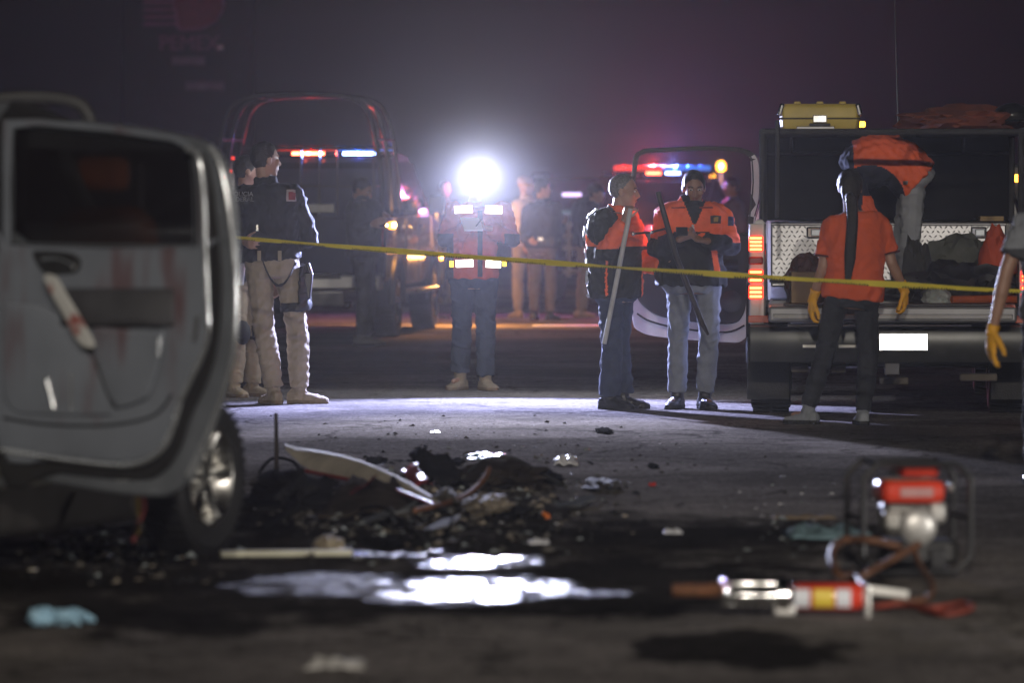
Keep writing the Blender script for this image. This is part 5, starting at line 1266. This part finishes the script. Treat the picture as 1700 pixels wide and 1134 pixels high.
for x0, x1, mm in ((1318, 1344, 'w'), (1350, 1384, 'y'), (1388, 1412, 'w')):
    c_ = r_(x0, 991); L_ = (x1 - x0) / PR; rg = [[c_ + V((0, -cos(a) * .0545, sin(a) * .0545)) + V((h, 0, 0)) for a in np.linspace(-.75, .62, 9)] + [c_ + V((0, -cos(a) * .051, sin(a) * .051)) + V((h, 0, 0)) for a in np.linspace(.62, -.75, 9)] for h in (0, L_)]
    mb = MB(); mb.loft(rg)
    mb.build('barrel_label', mat('white_label', (.60, .62, .66), .5) if mm == 'w' else mat('yellow_label', (.62, .46, .05), .5), bar)
bxp('handle_bar', r_(1428, 990), (.075, .08, .06), mat('white_label', (.60, .62, .66), .5), rm, .015)
bxp('handle_grip', r_(1440, 1003), (.026, .10, .12), mat('pale_alloy', (.48, .47, .45), .4), rm, .01)
mb = MB(); mb.tube([r_(1446, 980, 0), r_(1507, 987, -.02)], .017, 10); mb.build('bright_lever', mat('white_lever', (.85, .84, .80), .4), rm)
bxp('lever_joint', r_(1440, 978), (.03, .05, .04), METAL, rm, .008)

# ------------------------------------------------------------------ wreckage on the road
DEB = [mat('torn_black_plastic', (.016, .016, .017), .9, var=.4, spec=.0), mat('burnt_metal', (.035, .030, .026), .72, .2, var=.4), mat('dusty_plastic', (.10, .092, .08), .9, var=.3, spec=.05), mat('torn_foam', (.20, .17, .13), .85, var=.25)]
def sheet(name, pxs, m, label, cat, bow=.06, th=.006, seed=1, crumple=.03, ppw=(12, 8)):
    "a torn curved sheet standing on the road: pxs = four corner pixels and their depths"
    from mathutils import noise
    c = [P(*p) for p in pxs]; nx, ny = ppw; g = []
    for j in range(ny + 1):
        for i in range(nx + 1):
            u, v = i / nx, j / ny; p = (c[0] * (1 - u) + c[1] * u) * (1 - v) + (c[3] * (1 - u) + c[2] * u) * v
            q = V((u * 3 + seed, v * 3, seed * 1.7)); p = p + V((noise.noise(q), noise.noise(q + V((5, 0, 0))) * 1.2, noise.noise(q + V((0, 9, 0))))) * crumple + V((0, -bow * sin(math.pi * v), bow * .3 * sin(math.pi * u)))
            ed = min(u, 1 - u, v, 1 - v)
            if ed < .01: p = p + V((noise.noise(q * 5), noise.noise(q * 5 + V((3, 1, 0))), noise.noise(q * 5 + V((0, 7, 2))))) * crumple * .8
            p.z = max(p.z, .006); g.append(p)
    o = MB(); o.add(g, [(j * (nx + 1) + i, j * (nx + 1) + i + 1, (j + 1) * (nx + 1) + i + 1, (j + 1) * (nx + 1) + i) for j in range(ny) for i in range(nx)])
    ob = o.build(name, m, smooth=True, ang=50); s = ob.modifiers.new('thick', 'SOLIDIFY'); s.thickness = th
    return tag(center(ob), label, cat)
bc = MB(); rows_ = []
for x, yt, yb in ((474, 741, 747), (500, 744, 772), (530, 748, 788), (565, 755, 793), (600, 765, 797), (640, 781, 808), (680, 801, 822), (715, 826, 836), (728, 836, 839)):
    d = 31.6 - (x - 474) / 254 * 2.9
    a_, b_ = P(x, yt, d), P(x, yb, d - .5); m_ = a_.lerp(b_, .5) + V((0, -.06, .02))
    rows_.append([a_, a_.lerp(m_, .5) + V((0, -.02, .012)), m_, m_.lerp(b_, .5) + V((0, -.03, .004)), b_, b_ + V((0, .012, 0)), m_ + V((0, .012, -.008)), a_ + V((0, .014, -.004))])
bc.loft(rows_); bo2 = bc.build('bumper_cover', mat('beige_grey_plastic', (.42, .38, .31), .8, var=.22, scale=5, spec=.2), ang=50); tag(center(bo2), 'long beige torn bumper cover lying curved among the wreckage', 'bumper cover')
eg = MB(); eg.tube(smoothpoly([P(505, 782, 30.6), P(565, 794, 29.95), P(640, 809, 29.1), P(718, 838, 28.2)], 5, closed=False), .012, 6); tag(center(eg.build('trim_strip', mat('dull_red_trim', (.24, .03, .025), .5))), 'narrow dull red trim strip along the torn bumper cover edge', 'trim strip')
sheet('torn_sheet', [(428, 785, 30.2), (545, 795, 30.0), (560, 850, 28.4), (430, 850, 28.4)], DEB[0], 'black torn inner panel lying beside the wrecked car wheel', 'torn panel', .1, .01, 7, .06)
sheet('torn_sheet', [(560, 800, 29.4), (680, 815, 29.2), (690, 862, 27.8), (540, 862, 27.6)], DEB[1], 'crumpled scorched metal panel below the beige bumper cover', 'torn panel', .08, .01, 11, .05)
sheet('torn_sheet', [(686, 762, 31.4), (725, 752, 31.4), (790, 800, 30.6), (720, 806, 30.2)], DEB[0], 'pointed black plastic shard standing between the bumper cover and engine lump', 'torn panel', .05, .008, 15, .05)
sheet('tail_lens', [(668, 784, 30.6), (694, 772, 30.6), (712, 802, 30.0), (684, 812, 29.8)], mat('dark_red_lens', (.20, .015, .018), .3), 'broken dark red lamp lens beside the pointed black shard', 'lamp lens', .03, .008, 17, .02, (6, 5))
def onroad(px, py): return G(px, py)
lump('engine_fragment', onroad(838, 806), (.24, .55, .115), DEB[1], 'dark oily engine lump lying on the lit road past the bumper cover', 'engine part', 21, .45, 4, 2.2)
lump('engine_fragment', onroad(900, 800), (.10, .4, .055), DEB[0], 'flat black plastic lump at the end of the oily engine lump', 'engine part', 22, .45)
lump('broken_bracket', onroad(745, 842), (.08, .35, .08), DEB[2], 'dusty grey broken bracket standing in front of the oily engine lump', 'bracket', 24, .5)
lump('engine_fragment', onroad(475, 838), (.15, .5, .15), DEB[0], 'black mangled lump standing just past the wrecked car wheel', 'engine part', 23, .5)
lump('foam_block', onroad(545, 914), (.062, .25, .06), mat('beige_foam', (.38, .32, .22), .85, var=.2), 'small beige foam block on the pale metal strip', 'foam block', 25, .35)
lump('foam_lump', onroad(808, 852), (.12, .4, .09), DEB[3], 'brown foam lump among small wreckage pieces', 'foam lump', 26, .5)
lump('clod', onroad(1000, 812), (.09, .4, .05), DEB[2], 'low dusty clod of wreckage on the lit road', 'clod', 27, .5)
lump('plastic_shard', onroad(1003, 718), (.055, .3, .028), DEB[0], 'small black shard on the brightest road stretch before the grey haired rescuer', 'shard', 28, .5, 3)
lump('plastic_shard', onroad(624, 768), (.06, .3, .03), DEB[0], 'small black shard on the lit road behind the beige bumper cover', 'shard', 29, .5, 3)
lump('plastic_shard', onroad(760, 768), (.04, .3, .02), DEB[0], 'tiny black shard on the lit road above the engine lump', 'shard', 30, .5, 3)
lump('plastic_shard', onroad(650, 905), (.12, .3, .035), DEB[0], 'flat black lump at the far edge of the shining puddle', 'shard', 31, .5)
lump('plastic_shard', onroad(1085, 776), (.03, .2, .02), DEB[0], 'tiny dark crumb on the dim road near the patrol lamp glints', 'shard', 32, .5, 3)
rd = MB(); b0 = onroad(459, 786); rd.tube([b0, b0 + V((.0, 0, .16)), b0 + V((-.003, 0, .34))], [.014, .012, .010], 6); tag(center(rd.build('steel_rod', DEB[1])), 'thin dark steel rod standing upright beside the wrecked car wheel', 'rod')
def crumple(name, px, py, w, h, m, label, cat, seed, dep=None):
    dep = dep or w * 1.3
    from mathutils import noise
    n = 16; g = []; c = onroad(px, py)
    for j in range(n + 1):
        for i in range(n + 1):
            u, v = i / n - .5, j / n - .5; q = V((u * 5 + seed, v * 5, 0)); g.append(c + V((u * w + noise.noise(q) * w * .12, v * dep, max(.004, h * (.5 + .9 * noise.noise(q * .9 + V((0, 0, 4))) + .5 * abs(noise.noise(q * 2.2))) * (1 - (2 * max(abs(u), abs(v))) ** 4 * .7)))))
    o = MB(); o.add(g, [(j * (n + 1) + i, j * (n + 1) + i + 1, (j + 1) * (n + 1) + i + 1, (j + 1) * (n + 1) + i) for j in range(n) for i in range(n)])
    ob = o.build(name, m, ang=30); s = ob.modifiers.new('thick', 'SOLIDIFY'); s.thickness = .003
    return tag(center(ob), label, cat)
def plate(name, px, py, w, d, h, m, label, cat, seed=0, rz=0, sub=3, amp=.5):
    return crumple(name, px, py, w * 1.8, h, m, label, cat, 40 + seed, d * 1.5)
WHITEP = mat('white_plastic_scrap', (.72, .72, .74), .5, var=.1); WHITEG = mat('glossy_white_scrap', (.8, .8, .82), .15, .6, var=.1)
st_ = MB(); st_.box((0, 0, .018), (.58, .05, .03)); so = st_.build('metal_strip', mat('pale_metal_strip', (.40, .39, .30), .4, .4, var=.2), bevel=.006); so.location = onroad(475, 926); so.rotation_euler.z = R(10); tag(so, 'pale flat metal strip lying on the wet road by the wheel', 'metal strip')
plate('plastic_scrap', 940, 770, .075, .35, .055, WHITEP, 'bright white crumpled scrap on the lit road', 'scrap', 1)
plate('plastic_scrap', 757, 803, .055, .25, .03, WHITEG, 'shiny white scrap among black wreckage near the engine lump', 'scrap', 2)
plate('plastic_scrap', 712, 806, .03, .15, .035, WHITEG, 'small shiny round scrap beside the red lens', 'scrap', 3)
plate('plastic_scrap', 895, 902, .05, .14, .02, WHITEP, 'small white scrap just past the puddle', 'scrap', 4)
plate('plastic_scrap', 1117, 885, .045, .12, .02, WHITEP, 'small white scrap alone on the dark road', 'scrap', 5)
plate('plastic_scrap', 722, 718, .035, .2, .012, WHITEP, 'thin white scrap on the brightest stretch of road', 'scrap', 6)
plate('plastic_film', 806, 760, .12, .4, .03, mat('teal_film', (.12, .24, .24), .4, var=.2), 'torn teal plastic film on the lit road behind the engine lump', 'plastic film', 7)
plate('plastic_film', 1370, 893, .20, .35, .06, mat('pale_teal_film', (.13, .20, .22), .8, var=.3, spec=.1), 'pale teal plastic film lying flat before the pump', 'plastic film', 8)
plate('lath', 1335, 862, .16, .1, .02, mat('tan_lath', (.20, .15, .10), .6), 'thin tan lath lying behind the pale teal film', 'lath', 9)
for i, (x, y, w) in enumerate(((85, 830, .11), (28, 884, .03), (90, 905, .03), (180, 912, .07), (92, 920, .025), (55, 948, .02))):
    plate('glass_crumb' if i else 'trim_piece', x, y, w, w * 1.4, w * .5 if i else .03, mat('dusty_beige_plastic', (.34, .31, .25), .6), ('pale beige trim piece under the open car door', 'round beige crumb farthest towards the corner under the door', 'beige crumb in the dark under the middle of the door', 'longer grey sliver on the dark ground beneath the door', 'tiny beige crumb nearest below another crumb under the door', 'tiny lowest crumb on the dark ground by the blue glove')[i], 'crumb', 10 + i)
crumple('paper_scrap', 558, 1108, .19, .035, mat('dull_white_paper', (.42, .41, .39), .8, var=.15), 'crumpled white paper scrap alone on the near asphalt', 'paper', 3)
# blue glove: palm and five fingers, crumpled on the road
gb = MB(); c = onroad(100, 1040)
gb.ell(c + V((-.065, 0, .035)), (.055, .06, .035)); gb.ell(c + V((.01, .02, .03)), (.05, .05, .03))
for i, (a, b_) in enumerate((((.0, -.03, .04), (.065, -.05, .02)), ((.02, -.01, .045), (.085, -.01, .04)), ((.03, .01, .035), (.115, .02, .022)), ((.02, .03, .03), (.095, .06, .018)), ((-.06, -.03, .04), (-.085, -.06, .015)))):
    mid = V(a).lerp(V(b_), .5) + V((0, 0, .012)); gb.capsule(c + V(a), c + mid, .017, .016, 8); gb.capsule(c + mid, c + V(b_), .016, .013, 8)
me = voxel(gb, .006, 2); wrinkle(me, .008, 4, .02, .06)
ob = link(me, 'rubber_glove', mat('pale_blue_rubber', (.30, .50, .64), .55, var=.15)); tag(center(ob), 'pale blue rubber glove dropped on the near asphalt', 'glove')
rt = crumple('red_scrap', 1083, 808, .035, .02, mat('red_scrap', (.5, .03, .02), .4), 'tiny red reflector scrap on the dim road', 'scrap', 9)
crumple('lens_scrap', 905, 862, .05, .03, mat('orange_lens', (.6, .16, .03), .25), 'tiny orange lens scrap near the puddle edge', 'scrap', 12)

CAB = mat('black_cable', (.014, .014, .015), .95, var=.3, spec=.0)
for lab, r, m_, pts in (('thin black cable looping from the wreckage towards the shining puddle', .009, CAB, ((600, 862, .05), (640, 880, .10), (690, 905, .04), (735, 898, .02), (752, 880, .05))),
    ('thin black cable curling up between the car wheel and the bumper cover', .010, CAB, ((430, 800, .05), (452, 782, .07), (486, 790, .08), (505, 805, .05), (540, 815, .04))),
    ('grey braided cable lying across the oily engine lump', .012, mat('grey_cable', (.07, .07, .066), .95, var=.3, spec=.0), ((770, 812, .06), (800, 798, .10), (850, 794, .11), (905, 806, .05), (940, 815, .02))),
    ('bent rusty tube sticking out of the small wreckage pieces', .014, mat('rusty_steel', (.20, .085, .04), .7, .3, var=.4, scale=20), ((690, 858, .03), (760, 846, .05), (800, 832, .10), (812, 826, .15)))):
    mb = MB(); mb.tube(smoothpoly([gq(x, y, z) for x, y, z in pts], 6, closed=False), r, 7); tag(center(mb.build('torn_cable' if 'cable' in lab else 'bent_tube', m_)), lab, 'cable' if 'cable' in lab else 'tube')
def shard(px, py, w, d, h, m, label, seed):
    r = random.Random(seed); n_ = 9; c = G(px, py); top = []; 
    for i in range(n_):
        a = 6.2832 * i / n_; k = .45 + .75 * r.random(); x, y = cos(a) * w * k, sin(a) * d * k; top.append(c + V((x, y, .012 + h * (.5 + .5 * x / w) * (.6 + .6 * r.random()))))
    mb = MB(); mb.loft([[q - UP * .008 for q in top], top]); tag(center(mb.build('jagged_panel', m, smooth=False)), label, 'torn panel')
GP2 = mat('scraped_grey_paint', (.12, .125, .13), .9, .0, var=.4, spec=.0)
shard(470, 880, .14, .35, .12, DEB[0], 'jagged black panel leaning by the tyre just beyond the pale metal strip', 1)
shard(640, 872, .13, .40, .09, GP2, 'jagged grey painted panel tilted in front of the bumper cover', 2)
shard(742, 880, .10, .35, .07, DEB[2], 'jagged dusty panel flat on the road short of the bent rusty tube', 3)
shard(860, 858, .15, .45, .05, DEB[0], 'jagged black panel flat on the road near the orange lens scrap', 4)
shard(960, 842, .10, .40, .035, GP2, 'thin jagged grey sliver farthest out from the wreckage heap', 5)
shard(585, 838, .12, .45, .13, mat('dull_maroon_plastic', (.07, .02, .02), .9, var=.3, spec=.0), 'jagged maroon panel sticking up under the bumper cover', 6)
# countless crumbs
def crumbs(name, m, N_, areas, size, seed, gloss=False):
    r = random.Random(seed); mb = MB()
    for _ in range(N_):
        x0, x1, y0, y1 = r.choice(areas); px, py = r.triangular(x0, x1), r.triangular(y0, y1); c = G(px, py); s = size * (.35 + r.random() ** 3 * 2.2)
        a = r.random() * 6.28; q = []
        for k in range(5):
            an = a + 6.2832 * k / 5 + r.random() * .6; d = s * (.5 + r.random() * .7); q.append(c + V((cos(an) * d, sin(an) * d, .002 + r.random() * s * .35)))
        top_ = c + V(((r.random() - .5) * s, (r.random() - .5) * s, s * (.25 + r.random() * .8)))
        mb.add(q + [top_], [(0, 1, 5), (1, 2, 5), (2, 3, 5), (3, 4, 5), (4, 0, 5), (4, 3, 2, 1, 0)])
    o = mb.build(name, m, smooth=False); o['kind'] = 'stuff'
heap = [(400, 960, 770, 910), (430, 800, 790, 950), (0, 420, 860, 980), (560, 1100, 790, 930), (500, 1000, 740, 860)]
crumbs('debris', DEB[0], 1400, heap, .016, 1); crumbs('debris', DEB[2], 1100, heap, .014, 2); crumbs('debris', DEB[3], 380, heap, .014, 3)
crumbs('debris', mat('broken_glass', (.5, .55, .55), .06, .5), 520, heap + [(1150, 1480, 780, 960), (480, 1350, 700, 860)], .015, 4)
crumbs('gravel', DEB[1], 420, [(420, 1400, 690, 860), (420, 1050, 670, 780)], .009, 5)
crumbs('gravel', WHITEP, 130, [(420, 1200, 700, 860), (300, 1000, 780, 960), (1150, 1480, 780, 900)], .008, 6)

# ------------------------------------------------------------------ far street furniture
sg = empty('fuel_station_sign', P(312, 100, 110) * V((1, 1, 0)) if False else V((P(312, 100, 110).x, 110, 0)), 'tall dark fuel station sign with red striped emblem and dim lettering', 'sign')
SGP = lambda px, py, d=0: P(px, py, 110 + d) - V((sg.location.x, 110, 0))
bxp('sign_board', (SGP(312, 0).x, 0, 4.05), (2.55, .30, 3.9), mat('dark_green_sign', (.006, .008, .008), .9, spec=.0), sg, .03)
for sx in (-.9, .9): bxp('sign_post', (sx, .0, 1.05), (.18, .18, 2.1), STEEL_DARK, sg, .02)
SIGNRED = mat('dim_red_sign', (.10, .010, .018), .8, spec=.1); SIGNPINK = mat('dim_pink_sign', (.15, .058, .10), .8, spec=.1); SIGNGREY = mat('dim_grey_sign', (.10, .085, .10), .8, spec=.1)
for i in range(4):
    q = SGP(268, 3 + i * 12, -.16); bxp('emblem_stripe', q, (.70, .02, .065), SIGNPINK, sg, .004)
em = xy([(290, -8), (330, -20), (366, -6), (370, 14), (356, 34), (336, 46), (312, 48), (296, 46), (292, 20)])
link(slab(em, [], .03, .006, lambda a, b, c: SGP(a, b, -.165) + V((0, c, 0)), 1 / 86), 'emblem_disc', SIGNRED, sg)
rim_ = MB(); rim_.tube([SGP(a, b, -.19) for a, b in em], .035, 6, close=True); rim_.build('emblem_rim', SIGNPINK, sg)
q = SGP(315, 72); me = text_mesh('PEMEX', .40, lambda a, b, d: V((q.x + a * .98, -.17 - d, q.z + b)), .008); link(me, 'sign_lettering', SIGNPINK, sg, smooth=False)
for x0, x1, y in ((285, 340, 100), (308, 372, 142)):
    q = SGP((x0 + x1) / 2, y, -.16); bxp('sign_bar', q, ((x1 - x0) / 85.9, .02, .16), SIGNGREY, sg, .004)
q = SGP(366, 78, -.2); bxp('sign_lamp', q, (.09, .1, .07), mat('pale_sign_lamp', (.5, .5, .5), .4), sg, .01)
def beacon(px, py, Y, label, s=.085, power=0, m=AMBER):
    p = P(px, py, Y); r = empty('warning_lamp', (p.x, Y, 0), label, 'warning lamp')
    mb = MB(); mb.lathe([(.16, 0), (.16, .03), (.03, .05), (.025, p.z - s * 1.3)], (0, 0, 0), (0, 0, 1), 16); mb.build('post', STEEL_DARK, r)
    if power: q = lamp('POINT', 'beacon_bulb', (0, -s * 1.35, p.z), power, (1.0, .42, .10), .012); q.parent = r
    mb = MB(); mb.lathe([(s * .7, -s * 1.3), (s * .75, -s)], (0, 0, p.z), (0, 0, 1), 16); mb.build('lamp_base', PLASTIC, r)
    mb = MB(); mb.lathe([(s * .8, -s), (s, -s * .3), (s * .9, s * .5), (s * .5, s * .95), (.003, s)], (0, 0, p.z), (0, 0, 1), 16); mb.build('lamp_globe', m, r)
    return r
beacon(1197, 275, 85, 'amber warning lamp on a post beyond the open truck door, tallest of the amber lamps', .075, 260)
beacon(1183, 293, 84, 'smaller amber warning lamp on a post just beside the tallest one', .04)
beacon(725, 344, 69.5, 'amber warning lamp on a low post past the dark pickup bonnet', .045, 60)
